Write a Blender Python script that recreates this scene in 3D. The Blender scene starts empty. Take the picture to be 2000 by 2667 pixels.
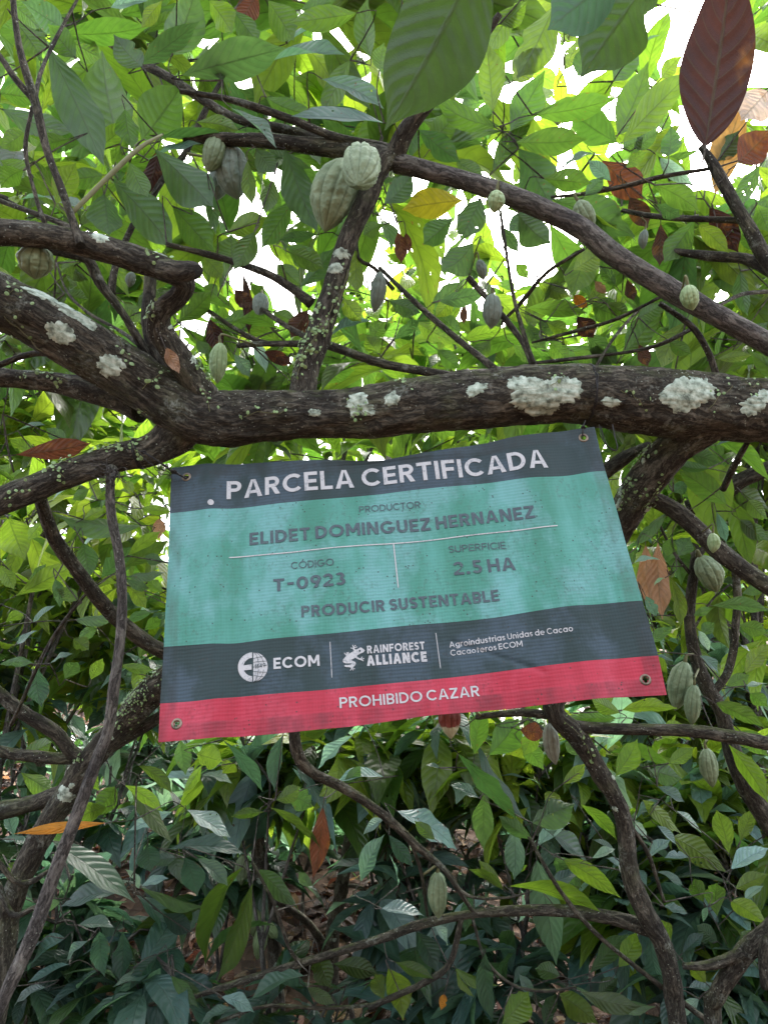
import bpy, math, random
import numpy as np
from mathutils import Vector

random.seed(7)
RNG = np.random.default_rng(7)
scene = bpy.context.scene
COL = scene.collection

# ---------------------------------------------------------------- camera
F_PX, PITCH, CAM_Z = 1938.0, math.radians(25.0), 1.5
cam_d = bpy.data.cameras.new('camera')
cam = bpy.data.objects.new('camera', cam_d)
COL.objects.link(cam)
cam_d.sensor_fit = 'HORIZONTAL'
cam_d.sensor_width = 36.0
cam_d.lens = F_PX / 2000.0 * 36.0
cam_d.clip_start, cam_d.clip_end = 0.05, 2000.0
cam.location = (0, 0, CAM_Z)
cam.rotation_euler = (math.pi / 2 + PITCH, 0, 0)
scene.camera = cam

# ---------------------------------------------------------------- sky, sun, exposure
SUN_EL, SUN_AZ = math.radians(58), math.radians(20)     # azimuth from +Y towards +X
world = bpy.data.worlds.new('World')
scene.world = world
world.use_nodes = True
wn = world.node_tree
wn.nodes.clear()
sky = wn.nodes.new('ShaderNodeTexSky')
sky.sky_type = 'NISHITA'
sky.sun_disc = False
sky.sun_elevation = SUN_EL
sky.sun_rotation = SUN_AZ
sky.air_density, sky.dust_density, sky.ozone_density = 1.0, 6.0, 1.0
hs = wn.nodes.new('ShaderNodeHueSaturation')
hs.inputs['Saturation'].default_value = 0.45            # an even white cloud cover
bg = wn.nodes.new('ShaderNodeBackground')
bg.inputs['Strength'].default_value = 0.15
wo = wn.nodes.new('ShaderNodeOutputWorld')
wn.links.new(sky.outputs[0], hs.inputs['Color'])
wn.links.new(hs.outputs[0], bg.inputs['Color'])
wn.links.new(bg.outputs[0], wo.inputs['Surface'])
sun_d = bpy.data.lights.new('sun', 'SUN')
sun_d.energy, sun_d.angle, sun_d.color = 1.5, math.radians(14), (1.0, 0.96, 0.9)
sun = bpy.data.objects.new('sun', sun_d)
COL.objects.link(sun)
sdir = Vector((math.sin(SUN_AZ) * math.cos(SUN_EL), math.cos(SUN_AZ) * math.cos(SUN_EL), math.sin(SUN_EL)))
sun.rotation_euler = (-sdir).to_track_quat('-Z', 'Y').to_euler()
sun.location = (2, 6, 12)
scene.view_settings.view_transform = 'Standard'
scene.view_settings.look = 'None'
scene.view_settings.gamma = 1.0
scene.view_settings.exposure = 3.05
scene.render.engine = 'CYCLES'
scene.cycles.use_denoising = True
scene.cycles.max_bounces = 10
scene.cycles.diffuse_bounces = 5
scene.cycles.transmission_bounces = 6
scene.cycles.transparent_max_bounces = 8

# ---------------------------------------------------------------- small maths
CAM = np.array([0, 0, CAM_Z])
FWD = np.array([0, math.cos(PITCH), math.sin(PITCH)])
UPV = np.array([0, -math.sin(PITCH), math.cos(PITCH)])
RGT = np.array([1.0, 0, 0])
ZUP = np.array([0, 0, 1.0])

def P(px, py, d):
    """World point seen at photo pixel (px, py) of 2000 x 2667 at distance d along the view axis."""
    return CAM + d * (FWD + (px - 1000) / F_PX * RGT + (1333.5 - py) / F_PX * UPV)

def proj(p):
    q = np.asarray(p) - CAM
    d = q @ FWD
    return 1000 + F_PX * (q @ RGT) / d, 1333.5 - F_PX * (q @ UPV) / d, d

def nrm(a):
    a = np.asarray(a, float)
    return a / (np.linalg.norm(a, axis=-1, keepdims=True) + 1e-12)

def _hash(i, j, k):
    n = (i * 73856093) ^ (j * 19349663) ^ (k * 83492791)
    n = (n ^ (n >> 13)) * 1274126177
    return ((n ^ (n >> 16)) & 0xFFFF) / 65535.0

def vnoise(p):
    p = np.asarray(p, float)
    i = np.floor(p).astype(np.int64)
    f = p - i
    f = f * f * (3 - 2 * f)
    x, y, z = i[..., 0], i[..., 1], i[..., 2]
    fx, fy, fz = f[..., 0], f[..., 1], f[..., 2]
    def c(a, b, e): return _hash(x + a, y + b, z + e)
    a = c(0,0,0)*(1-fx)+c(1,0,0)*fx; b = c(0,1,0)*(1-fx)+c(1,1,0)*fx
    d = c(0,0,1)*(1-fx)+c(1,0,1)*fx; e = c(0,1,1)*(1-fx)+c(1,1,1)*fx
    return ((a*(1-fy)+b*fy)*(1-fz)+(d*(1-fy)+e*fy)*fz) * 2 - 1

def fbm(p, oct=3):
    p = np.asarray(p, float)
    s, a = 0, 1.0
    for o in range(oct):
        s = s + a * vnoise(p * (2 ** o) + 17.3 * o)
        a *= 0.5
    return s / 1.75

def ground_h(x, y):
    x, y = np.asarray(x, float), np.asarray(y, float)
    t = np.maximum(y - 1.6, 0)
    s = 0.53 * (t - 1.2 * (1 - np.exp(-t / 1.2)))
    hi = 0.53 * (14 - 1.6 - 1.2)
    far = np.maximum(y - 14, 0)
    h = np.where(y < 14, s, hi + 0.53 * 20 * (1 - np.exp(-far / 20)))
    b = fbm(np.stack([x * 0.7, y * 0.7, x * 0], -1), 3) * 0.10
    return h + b * np.clip((y - 1) / 2, 0.2, 1)

# ---------------------------------------------------------------- materials
class NT:
    """Thin helper for building node trees."""
    def __init__(self, name):
        self.m = bpy.data.materials.new(name)
        self.m.use_nodes = True
        self.t = self.m.node_tree
        self.t.nodes.clear()
    def n(self, kind, **kw):
        nd = self.t.nodes.new('ShaderNode' + kind)
        for k, v in kw.items():
            setattr(nd, k, v)
        return nd
    def set(self, sock, v):
        if isinstance(v, bpy.types.NodeSocket):
            self.t.links.new(v, sock)
        elif v is not None:
            if hasattr(sock.default_value, '__len__') and not hasattr(v, '__len__'):
                v = (v, v, v)
            if hasattr(sock.default_value, '__len__') and len(sock.default_value) == 4 and len(v) == 3:
                v = (*v, 1)
            sock.default_value = v
    def math(self, op, a, b=None, c=None, clamp=False):
        nd = self.n('Math', operation=op, use_clamp=clamp)
        for i, v in enumerate((a, b, c)):
            if v is not None:
                self.set(nd.inputs[i], v)
        return nd.outputs[0]
    def mix(self, f, a, b, mode='MIX'):
        nd = self.n('MixRGB', blend_type=mode)
        self.set(nd.inputs[0], f); self.set(nd.inputs[1], a); self.set(nd.inputs[2], b)
        return nd.outputs[0]
    def ramp(self, f, stops):
        nd = self.n('ValToRGB')
        e = nd.color_ramp.elements
        while len(e) < len(stops):
            e.new(0.5)
        for el, (p, c) in zip(e, stops):
            el.position = p
            el.color = (*c, 1) if hasattr(c, '__len__') else (c, c, c, 1)
        self.set(nd.inputs[0], f)
        return nd.outputs[0]
    def smooth(self, f, a, b):
        nd = self.n('MapRange', interpolation_type='SMOOTHSTEP')
        self.set(nd.inputs[0], f); nd.inputs[1].default_value = a; nd.inputs[2].default_value = b
        return nd.outputs[0]
    def noise(self, vec, scale, detail=4, rough=0.55, dim='3D'):
        nd = self.n('TexNoise', noise_dimensions=dim)
        self.set(nd.inputs['Vector'], vec)
        nd.inputs['Scale'].default_value = scale
        nd.inputs['Detail'].default_value = detail
        nd.inputs['Roughness'].default_value = rough
        return nd.outputs[0]
    def vor(self, vec, scale, feature='F1'):
        nd = self.n('TexVoronoi', feature=feature)
        self.set(nd.inputs['Vector'], vec)
        nd.inputs['Scale'].default_value = scale
        return nd.outputs[0]
    def mapping(self, vec, scale):
        nd = self.n('Mapping')
        self.set(nd.inputs[0], vec)
        nd.inputs['Scale'].default_value = scale
        return nd.outputs[0]
    def bump(self, h, strength=0.5, dist=0.01):
        nd = self.n('Bump')
        nd.inputs['Strength'].default_value = strength
        nd.inputs['Distance'].default_value = dist
        self.set(nd.inputs['Height'], h)
        return nd.outputs[0]
    def bsdf(self, color, rough=0.6, normal=None, spec=0.5, metal=0.0):
        nd = self.n('BsdfPrincipled')
        self.set(nd.inputs['Base Color'], color)
        self.set(nd.inputs['Roughness'], rough)
        self.set(nd.inputs['Specular IOR Level'], spec)
        self.set(nd.inputs['Metallic'], metal)
        if normal is not None:
            self.set(nd.inputs['Normal'], normal)
        return nd.outputs[0]
    def out(self, s):
        o = self.n('OutputMaterial')
        self.set(o.inputs['Surface'], s)
        return self.m

def leaf_material(name, dead=False):
    t = NT(name)
    uv = t.n('UVMap').outputs[0]
    sep = t.n('SeparateXYZ'); t.set(sep.inputs[0], uv)
    u, v = sep.outputs[0], sep.outputs[1]
    tint = t.n('Attribute', attribute_name='tint').outputs['Color']
    rnd = t.n('Attribute', attribute_name='rnd').outputs['Fac']
    au = t.math('MULTIPLY', t.math('ABSOLUTE', t.math('SUBTRACT', u, 0.5)), 2.0)
    mid = t.math('SUBTRACT', 1.0, t.smooth(au, 0.02, 0.075))
    cur = t.math('MULTIPLY', t.math('POWER', au, 1.25), 1.9)
    side = t.math('MULTIPLY', t.math('GREATER_THAN', u, 0.5), 0.4)
    ph = t.math('ADD', t.math('SUBTRACT', t.math('MULTIPLY', v, 9.5), cur), t.math('ADD', side, rnd))
    fr = t.math('FRACT', ph)
    dv = t.math('ABSOLUTE', t.math('SUBTRACT', fr, 0.5))            # 0 on a side vein
    lat = t.math('SUBTRACT', 1.0, t.smooth(dv, 0.015, 0.075))
    lat = t.math('MULTIPLY', lat, t.math('SUBTRACT', 1.0, t.smooth(au, 0.75, 1.0)))
    pos = t.n('NewGeometry')
    cmb = t.n('CombineXYZ'); t.set(cmb.inputs[0], t.math('MULTIPLY', u, 0.42)); t.set(cmb.inputs[1], v); t.set(cmb.inputs[2], t.math('MULTIPLY', rnd, 37.0))
    fine = t.vor(cmb.outputs[0], 46, 'DISTANCE_TO_EDGE')
    retic = t.math('SUBTRACT', 1.0, t.smooth(fine, 0.0, 0.12))
    vein = t.math('MAXIMUM', mid, t.math('MULTIPLY', lat, 0.62))
    mott = t.noise(cmb.outputs[0], 7.0, 4)
    # colour of the blade: small drift and insect or age spots
    blade = t.mix(1.0, tint, t.ramp(mott, [(0.3, (0.8, 0.82, 0.8)), (0.75, (1.22, 1.15, 1.1))]), 'MULTIPLY')
    spot = t.smooth(t.noise(cmb.outputs[0], 16.0, 2), 0.69, 0.74)
    edge = t.math('MULTIPLY', t.smooth(t.math('ADD', au, t.math('MULTIPLY', t.noise(cmb.outputs[0], 9.0, 3), 0.8)), 1.42, 1.5), t.math('GREATER_THAN', rnd, 0.55))
    hurt = t.math('MAXIMUM', t.math('MULTIPLY', spot, t.math('GREATER_THAN', rnd, 0.45)), edge)
    blade = t.mix(t.math('MULTIPLY', hurt, 0.0 if dead else 0.8), blade, (0.09, 0.045, 0.015))
    if dead:
        patch = t.smooth(t.noise(cmb.outputs[0], 3.2, 4), 0.52, 0.68)
        blade = t.mix(t.math('MULTIPLY', patch, 0.5), blade, (0.20, 0.10, 0.02))
    top = t.mix(t.math('MULTIPLY', vein, 0.35), blade, t.mix(0.5, blade, (0.16, 0.2, 0.08)))
    quilt = t.math('ADD', t.math('MULTIPLY', t.smooth(dv, 0.0, 0.45), 1.0), t.math('ADD', t.math('MULTIPLY', mid, -0.8), t.math('MULTIPLY', retic, -0.10)))
    nor = t.bump(quilt, 0.38 if not dead else 0.6, 0.005)
    back = pos.outputs['Backfacing']
    rough = t.math('ADD', t.math('ADD', 0.24, t.math('MULTIPLY', mott, 0.16)), t.math('MULTIPLY', back, 0.2))
    refl = t.bsdf(t.mix(back, top, t.mix(1.0, top, (1.25, 1.25, 1.35), 'MULTIPLY')), rough if not dead else 0.62, nor, 0.75 if not dead else 0.3)
    tr = t.n('BsdfTranslucent')
    gain = (1.95, 2.0, 1.2) if not dead else (1.35, 1.1, 0.9)
    tcol = t.mix(1.0, blade, gain, 'MULTIPLY')
    tcol = t.mix(t.math('ADD', t.math('MULTIPLY', vein, 0.70), t.math('MULTIPLY', retic, 0.10)), tcol, t.mix(1.0, tcol, (0.3, 0.34, 0.3), 'MULTIPLY'))
    t.set(tr.inputs[0], tcol); t.set(tr.inputs['Normal'], nor)
    mx = t.n('MixShader')
    mx.inputs[0].default_value = 0.55 if not dead else 0.35
    t.set(mx.inputs[1], refl); t.set(mx.inputs[2], tr.outputs[0])
    # small holes eaten by insects
    hole = t.math('MULTIPLY', t.math('LESS_THAN', t.vor(cmb.outputs[0], 8.5), t.math('MULTIPLY', rnd, 0.17)), t.math('GREATER_THAN', rnd, 0.80))
    hole = t.math('MULTIPLY', hole, t.math('GREATER_THAN', t.noise(cmb.outputs[0], 3.0, 1), 0.52 if not dead else 2.0))
    tp = t.n('BsdfTransparent')
    m2 = t.n('MixShader')
    t.set(m2.inputs[0], hole); t.set(m2.inputs[1], mx.outputs[0]); t.set(m2.inputs[2], tp.outputs[0])
    return t.out(m2.outputs[0])

def bark_material(name, c0, c1, c2, moss=0.3, speck=0.5, stretch=(1, 1, 1)):
    t = NT(name)
    uv = t.n('UVMap').outputs[0]                     # u round the limb, v along it, in metres
    geo = t.n('NewGeometry')
    pos = geo.outputs['Position']
    warp = t.n('VectorMath', operation='ADD')
    wob = t.n('TexNoise'); t.set(wob.inputs['Vector'], pos); wob.inputs['Scale'].default_value = 26; wob.inputs['Detail'].default_value = 3
    sc = t.n('VectorMath', operation='SCALE'); t.set(sc.inputs[0], wob.outputs['Color']); sc.inputs['Scale'].default_value = 0.022
    t.set(warp.inputs[0], uv); t.set(warp.inputs[1], sc.outputs[0])
    wuv = warp.outputs[0]
    fib = t.noise(t.mapping(wuv, (230, 38, 1)), 1.0, 6, 0.7)
    rid = t.noise(t.mapping(wuv, (75, 16, 1)), 1.0, 6, 0.72)
    flake = t.noise(pos, 120, 5, 0.7)
    big = t.noise(pos, 11.0, 5)
    crk = t.math('SUBTRACT', 1.0, t.smooth(t.math('ABSOLUTE', t.math('SUBTRACT', rid, 0.47)), 0.0, 0.045))
    f = t.math('ADD', t.math('MULTIPLY', fib, 0.45), t.math('ADD', t.math('MULTIPLY', rid, 0.3), t.math('MULTIPLY', flake, 0.25)))
    col = t.ramp(f, [(0.34, c0), (0.5, c1), (0.66, c2)])
    col = t.mix(1.0, col, t.ramp(big, [(0.3, (0.55, 0.55, 0.56)), (0.7, (1.35, 1.32, 1.25))]), 'MULTIPLY')
    col = t.mix(t.math('MULTIPLY', crk, 0.6), col, (0.010, 0.009, 0.008))
    nz = t.n('SeparateXYZ'); t.set(nz.inputs[0], geo.outputs['Normal'])
    mo = t.math('MULTIPLY', t.smooth(nz.outputs[2], 0.0, 0.85), t.smooth(t.noise(pos, 24, 5, 0.65), 0.44, 0.60))
    col = t.mix(t.math('MULTIPLY', mo, moss), col, t.mix(t.noise(pos, 190, 3), (0.035, 0.048, 0.010), (0.10, 0.12, 0.035)))
    alg = t.math('MULTIPLY', t.smooth(t.noise(pos, 8.5, 4), 0.50, 0.64), t.smooth(rid, 0.35, 0.6))
    col = t.mix(t.math('MULTIPLY', alg, moss * 0.55), col, (0.075, 0.088, 0.042))
    grey = t.math('MULTIPLY', t.smooth(t.noise(pos, 17, 5, 0.65), 0.56, 0.66), t.smooth(flake, 0.42, 0.6))
    col = t.mix(t.math('MULTIPLY', grey, speck * 0.9), col, (0.20, 0.22, 0.19))
    sp = t.vor(pos, 95.0)
    spn = t.math('ADD', sp, t.math('MULTIPLY', t.noise(pos, 170, 3), 0.4))
    gate = t.smooth(t.noise(pos, 9.5, 3), 0.47, 0.58)
    spm = t.math('MULTIPLY', t.math('SUBTRACT', 1.0, t.smooth(spn, 0.30, 0.38)), gate)
    col = t.mix(t.math('MULTIPLY', spm, speck), col, (0.34, 0.38, 0.31))
    h = t.math('ADD', t.math('ADD', t.math('MULTIPLY', fib, 0.55), t.math('MULTIPLY', rid, 1.1)), t.math('ADD', t.math('MULTIPLY', crk, -0.35), t.math('ADD', t.math('MULTIPLY', spm, 0.2), t.math('MULTIPLY', flake, 0.5))))
    return t.out(t.bsdf(col, 0.9, t.bump(h, 1.0, 0.008), 0.2))

def simple_material(name, c0, c1, scale=30, rough=0.7, bump=0.3, dist=0.003, spec=0.3, metal=0.0):
    t = NT(name)
    pos = t.n('TexCoord').outputs['Object']
    a = t.noise(pos, scale, 5)
    col = t.ramp(a, [(0.3, c0), (0.7, c1)])
    return t.out(t.bsdf(col, rough, t.bump(t.noise(pos, scale * 3, 4), bump, dist), spec, metal))

def lichen_material():
    t = NT('lichen')
    pos = t.n('NewGeometry').outputs['Position']
    a = t.noise(pos, 70, 5)
    b = t.vor(pos, 240)
    col = t.ramp(a, [(0.33, (0.10, 0.12, 0.095)), (0.47, (0.27, 0.33, 0.265)), (0.66, (0.45, 0.52, 0.44))])
    h = t.math('ADD', t.noise(pos, 150, 5, 0.7), t.math('MULTIPLY', b, -0.5))
    return t.out(t.bsdf(col, 0.95, t.bump(h, 0.6, 0.002), 0.1))

def pod_material(name, c0, c1, furrow, tip=None):
    t = NT(name)
    pos = t.n('TexCoord').outputs['Object']
    uv = t.n('UVMap').outputs[0]
    sep = t.n('SeparateXYZ'); t.set(sep.inputs[0], uv)
    rid = t.math('ABSOLUTE', t.math('SINE', t.math('MULTIPLY', sep.outputs[0], math.pi * 10)))
    col = t.ramp(t.noise(pos, 28, 5), [(0.3, c0), (0.7, c1)])
    col = t.mix(t.math('MULTIPLY', t.math('SUBTRACT', 1.0, t.smooth(rid, 0.0, 0.4)), 0.6), col, furrow)
    if tip is not None:
        e = t.math('ADD', sep.outputs[1], t.math('MULTIPLY', t.math('SUBTRACT', t.noise(pos, 60, 3), 0.5), 0.25))
        col = t.mix(t.smooth(e, 0.66, 0.72), col, tip)
    sp = t.smooth(t.noise(pos, 85, 2), 0.70, 0.76)
    col = t.mix(t.math('MULTIPLY', sp, 0.6), col, (0.05, 0.04, 0.025))
    h = t.math('ADD', t.noise(pos, 60, 4), t.math('MULTIPLY', t.vor(pos, 120), 0.5))
    return t.out(t.bsdf(col, 0.62, t.bump(h, 0.6, 0.004), 0.35))

def tarp_material(name, c, fade, dirt, up, chalk):
    """Woven vinyl banner: ribs along the width, sun fading and dark mould."""
    t = NT(name)
    uv = t.n('UVMap').outputs[0]                      # metres on the cloth
    ribs = t.n('TexWave', wave_type='BANDS', bands_direction='Y')
    t.set(ribs.inputs[0], uv)
    ribs.inputs['Scale'].default_value = 46
    ribs.inputs['Distortion'].default_value = 1.6
    ribs.inputs['Detail'].default_value = 1
    warp = t.n('TexWave', wave_type='BANDS', bands_direction='X')
    t.set(warp.inputs[0], uv)
    warp.inputs['Scale'].default_value = 60
    patch = t.noise(t.mapping(uv, (6.0, 4.0, 1)), 1.0, 7, 0.62)
    streak = t.noise(t.mapping(uv, (16, 2.2, 1)), 1.0, 5, 0.6)
    col = t.mix(t.smooth(streak, 0.36, 0.66), c, fade)
    col = t.mix(t.math('MULTIPLY', t.math('MULTIPLY', t.smooth(patch, 0.46, 0.60), t.math('ADD', 0.6, t.math('MULTIPLY', ribs.outputs['Fac'], 0.4))), up), col, chalk)
    mould = t.math('MULTIPLY', t.smooth(t.noise(t.mapping(uv, (110, 80, 1)), 1.0, 5, 0.75), 0.48, 0.68), t.smooth(t.noise(uv, 11.0, 4), 0.36, 0.66))
    col = t.mix(t.math('MULTIPLY', mould, 0.6), col, dirt)
    dots = t.math('MULTIPLY', t.math('LESS_THAN', t.vor(uv, 95), 0.16), t.math('GREATER_THAN', t.noise(uv, 30, 1), 0.56))
    col = t.mix(t.math('MULTIPLY', dots, 0.75), col, (0.02, 0.022, 0.02))
    vb = t.n('Attribute', attribute_name='hem').outputs['Fac']
    col = t.mix(t.math('MULTIPLY', vb, t.math('MULTIPLY', t.smooth(t.noise(t.mapping(uv, (30, 12, 1)), 1.0, 5), 0.2, 0.8), 0.7)), col, dirt)
    h = t.math('ADD', t.math('MULTIPLY', ribs.outputs['Fac'], 1.0), t.math('MULTIPLY', warp.outputs['Fac'], 0.4))
    nor = t.bump(h, 0.15, 0.0012)
    rough = t.math('ADD', 0.36, t.math('MULTIPLY', patch, 0.25))
    return t.out(t.bsdf(col, rough, nor, 0.3))

def ink_material(name, c, wear, amount):
    t = NT(name)
    pos = t.n('NewGeometry').outputs['Position']
    a = t.noise(pos, 240, 4, 0.7)
    b = t.noise(pos, 30, 3)
    col = t.mix(t.math('MULTIPLY', t.smooth(t.math('ADD', a, t.math('MULTIPLY', b, 0.5)), 0.74, 0.95), amount), c, wear)
    return t.out(t.bsdf(col, 0.5, t.bump(t.noise(pos, 420, 2), 0.2, 0.001), 0.4))

def litter_material():
    t = NT('forest_floor')
    pos = t.n('NewGeometry').outputs['Position']
    a = t.noise(pos, 9, 6, 0.65)
    v = t.vor(pos, 11)
    vc = t.n('TexVoronoi'); t.set(vc.inputs['Vector'], pos); vc.inputs['Scale'].default_value = 11
    sc = t.n('SeparateXYZ'); t.set(sc.inputs[0], vc.outputs['Color'])
    col = t.ramp(t.math('ADD', t.math('MULTIPLY', a, 0.5), t.math('MULTIPLY', sc.outputs[0], 0.5)), [(0.2, (0.022, 0.015, 0.011)), (0.5, (0.06, 0.036, 0.024)), (0.85, (0.12, 0.07, 0.045))])
    return t.out(t.bsdf(col, 0.9, t.bump(t.math('ADD', a, v), 0.9, 0.03), 0.2))

M = {}
M['leaf'] = leaf_material('cacao_leaf')
M['dead'] = leaf_material('withered_leaf', True)
M['bark'] = bark_material('mossy_bark', (0.019, 0.0175, 0.0135), (0.066, 0.061, 0.048), (0.20, 0.19, 0.155), 0.8, 0.85)
M['twigbark'] = bark_material('brown_twig_bark', (0.050, 0.047, 0.044), (0.112, 0.105, 0.098), (0.24, 0.23, 0.21), 0.3, 0.6)
M['palebark'] = bark_material('lichened_pale_bark', (0.07, 0.065, 0.05), (0.13, 0.12, 0.1), (0.26, 0.26, 0.23), 0.35, 0.95)
M['greentwig'] = simple_material('green_twig', (0.09, 0.10, 0.04), (0.16, 0.16, 0.08), 40)
M['lichen'] = lichen_material()
M['vine'] = simple_material('coin_leaf_green', (0.11, 0.19, 0.07), (0.22, 0.32, 0.14), 60, 0.45, 0.1)
M['pod'] = pod_material('pale_green_pod', (0.115, 0.165, 0.09), (0.20, 0.26, 0.15), (0.075, 0.11, 0.055))
M['pod_light'] = pod_material('light_green_pod', (0.165, 0.25, 0.105), (0.28, 0.36, 0.19), (0.105, 0.165, 0.065))
M['pod_grey'] = pod_material('grey_green_pod', (0.10, 0.14, 0.11), (0.175, 0.22, 0.18), (0.085, 0.11, 0.09))
M['pod_red'] = pod_material('maroon_pod', (0.11, 0.022, 0.014), (0.19, 0.045, 0.03), (0.09, 0.02, 0.012), (0.42, 0.42, 0.27))
M['pod_black'] = pod_material('blackened_pod', (0.14, 0.16, 0.12), (0.30, 0.33, 0.26), (0.08, 0.09, 0.07))
M['litter'] = litter_material()
M['cord'] = simple_material('black_cord', (0.01, 0.01, 0.01), (0.03, 0.03, 0.03), 200, 0.6)
M['eyelet'] = simple_material('brass_eyelet', (0.07, 0.055, 0.04), (0.24, 0.19, 0.14), 60, 0.42, 0.2, 0.001, 0.5, 0.8)
M['tarp_dark'] = tarp_material('dark_grey_vinyl', (0.004, 0.018, 0.0165), (0.008, 0.024, 0.025), (0.009, 0.013, 0.012), 0.55, (0.052, 0.080, 0.115))
M['tarp_teal'] = tarp_material('teal_vinyl', (0.032, 0.168, 0.116), (0.060, 0.230, 0.188), (0.040, 0.088, 0.068), 0.55, (0.155, 0.325, 0.35))
M['tarp_red'] = tarp_material('red_vinyl', (0.27, 0.006, 0.021), (0.34, 0.016, 0.038), (0.09, 0.010, 0.016), 0.35, (0.48, 0.085, 0.13))
M['ink_white'] = ink_material('worn_white_ink', (0.37, 0.37, 0.37), (0.16, 0.18, 0.19), 0.75)
M['ink_dark'] = ink_material('worn_dark_ink', (0.034, 0.052, 0.064), (0.06, 0.13, 0.12), 0.55)

# ---------------------------------------------------------------- mesh helpers
def mesh_obj(name, V, F, mats, parent=None, uv=None, midx=None, smooth=True, pattr=None, world_origin=None):
    """One mesh object. F: (n,3|4) array or list of such arrays. uv: per vertex. pattr: {name: per-vertex floats or colours}."""
    Fs = F if isinstance(F, list) else [F]
    Fs = [np.asarray(f, np.int32) for f in Fs if len(f)]
    V = np.asarray(V, np.float32)
    me = bpy.data.meshes.new(name)
    nl = sum(f.size for f in Fs); nf = sum(len(f) for f in Fs)
    loops = np.concatenate([f.ravel() for f in Fs])
    sizes = np.concatenate([np.full(len(f), f.shape[1], np.int32) for f in Fs])
    me.vertices.add(len(V)); me.vertices.foreach_set('co', V.ravel())
    me.loops.add(nl); me.loops.foreach_set('vertex_index', loops)
    me.polygons.add(nf)
    me.polygons.foreach_set('loop_start', np.concatenate([[0], np.cumsum(sizes)[:-1]]).astype(np.int32))
    me.polygons.foreach_set('loop_total', sizes)
    me.polygons.foreach_set('use_smooth', np.full(nf, smooth))
    if midx is not None:
        me.polygons.foreach_set('material_index', np.asarray(midx, np.int32))
    if uv is not None:
        l = me.uv_layers.new(name='UVMap')
        l.data.foreach_set('uv', np.asarray(uv, np.float32)[loops].ravel())
    for k, a in (pattr or {}).items():
        a = np.asarray(a, np.float32)
        if a.ndim == 2:
            at = me.attributes.new(k, 'FLOAT_COLOR', 'POINT')
            if a.shape[1] == 3:
                a = np.concatenate([a, np.ones((len(a), 1), np.float32)], 1)
            at.data.foreach_set('color', a.ravel())
        else:
            at = me.attributes.new(k, 'FLOAT', 'POINT')
            at.data.foreach_set('value', a)
    for m in (mats if isinstance(mats, (list, tuple)) else [mats]):
        me.materials.append(m)
    me.update(calc_edges=True); me.validate()
    o = bpy.data.objects.new(name, me)
    COL.objects.link(o)
    if parent is not None:
        o.parent = parent
        # parents are unrotated empties or mesh parts: cancel their translation
        off = Vector((0, 0, 0)); p = parent
        while p is not None:
            off += p.location; p = p.parent
        o.location = -off
    return o

def tag(o, label=None, cat=None, group=None, kind=None):
    for k, v in (('label', label), ('category', cat), ('group', group), ('kind', kind)):
        if v:
            o[k] = v
    return o

def thing(name, label, cat, loc, group=None):
    o = bpy.data.objects.new(name, None)
    o.empty_display_size = 0.1
    COL.objects.link(o)
    o.location = [float(a) for a in loc]
    return tag(o, label, cat, group)

class Geo:
    """Collects quads/tris with uv, tint, rnd and material index."""
    def __init__(self):
        self.V, self.F, self.U, self.T, self.R, self.M, self.n = [], [], [], [], [], [], 0
    def add(self, V, F, uv=None, tint=(0.1, 0.1, 0.1), rnd=0.5, mi=0):
        V = np.asarray(V, float); F = np.asarray(F, np.int64)
        self.V.append(V); self.F.append(F + self.n); self.n += len(V)
        self.U.append(uv if uv is not None else np.zeros((len(V), 2)))
        tint = np.asarray(tint, float)
        self.T.append(np.broadcast_to(tint, (len(V), 3)) if tint.ndim == 1 else tint)
        self.R.append(np.broadcast_to(np.asarray(rnd, float), (len(V),)))
        self.M.append(np.full(len(F), mi))
    def build(self, name, mats, parent=None):
        if not self.V:
            return None
        q = [f for f in self.F if f.shape[1] == 4]; tr = [f for f in self.F if f.shape[1] == 3]
        mq = [m for f, m in zip(self.F, self.M) if f.shape[1] == 4]; mt = [m for f, m in zip(self.F, self.M) if f.shape[1] == 3]
        Fs = ([np.concatenate(q)] if q else []) + ([np.concatenate(tr)] if tr else [])
        return mesh_obj(name, np.concatenate(self.V), Fs, mats, parent, np.concatenate(self.U), np.concatenate(mq + mt), True,
                        {'tint': np.concatenate(self.T), 'rnd': np.concatenate(self.R)})

def catmull(pts, step):
    """Resample rows (x, y, z, r) along a Catmull-Rom curve."""
    p = np.asarray(pts, float)
    if len(p) == 2:
        n = max(2, int(np.linalg.norm(p[1, :3] - p[0, :3]) / step))
        return p[0] + (p[1] - p[0]) * np.linspace(0, 1, n + 1)[:, None]
    q = np.vstack([2 * p[0] - p[1], p, 2 * p[-1] - p[-2]])
    out = []
    for i in range(1, len(q) - 2):
        n = max(2, int(np.linalg.norm(q[i + 1, :3] - q[i, :3]) / step))
        t = np.linspace(0, 1, n, endpoint=False)[:, None]
        a, b, c, d = q[i - 1], q[i], q[i + 1], q[i + 2]
        out.append(0.5 * (2 * b + (c - a) * t + (2 * a - 5 * b + 4 * c - d) * t ** 2 + (3 * b - a - 3 * c + d) * t ** 3))
    out.append(p[-1:])
    r = np.vstack(out)
    r[:, 3] = np.maximum(r[:, 3], p[:, 3].min() * 0.6)
    return r

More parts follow.
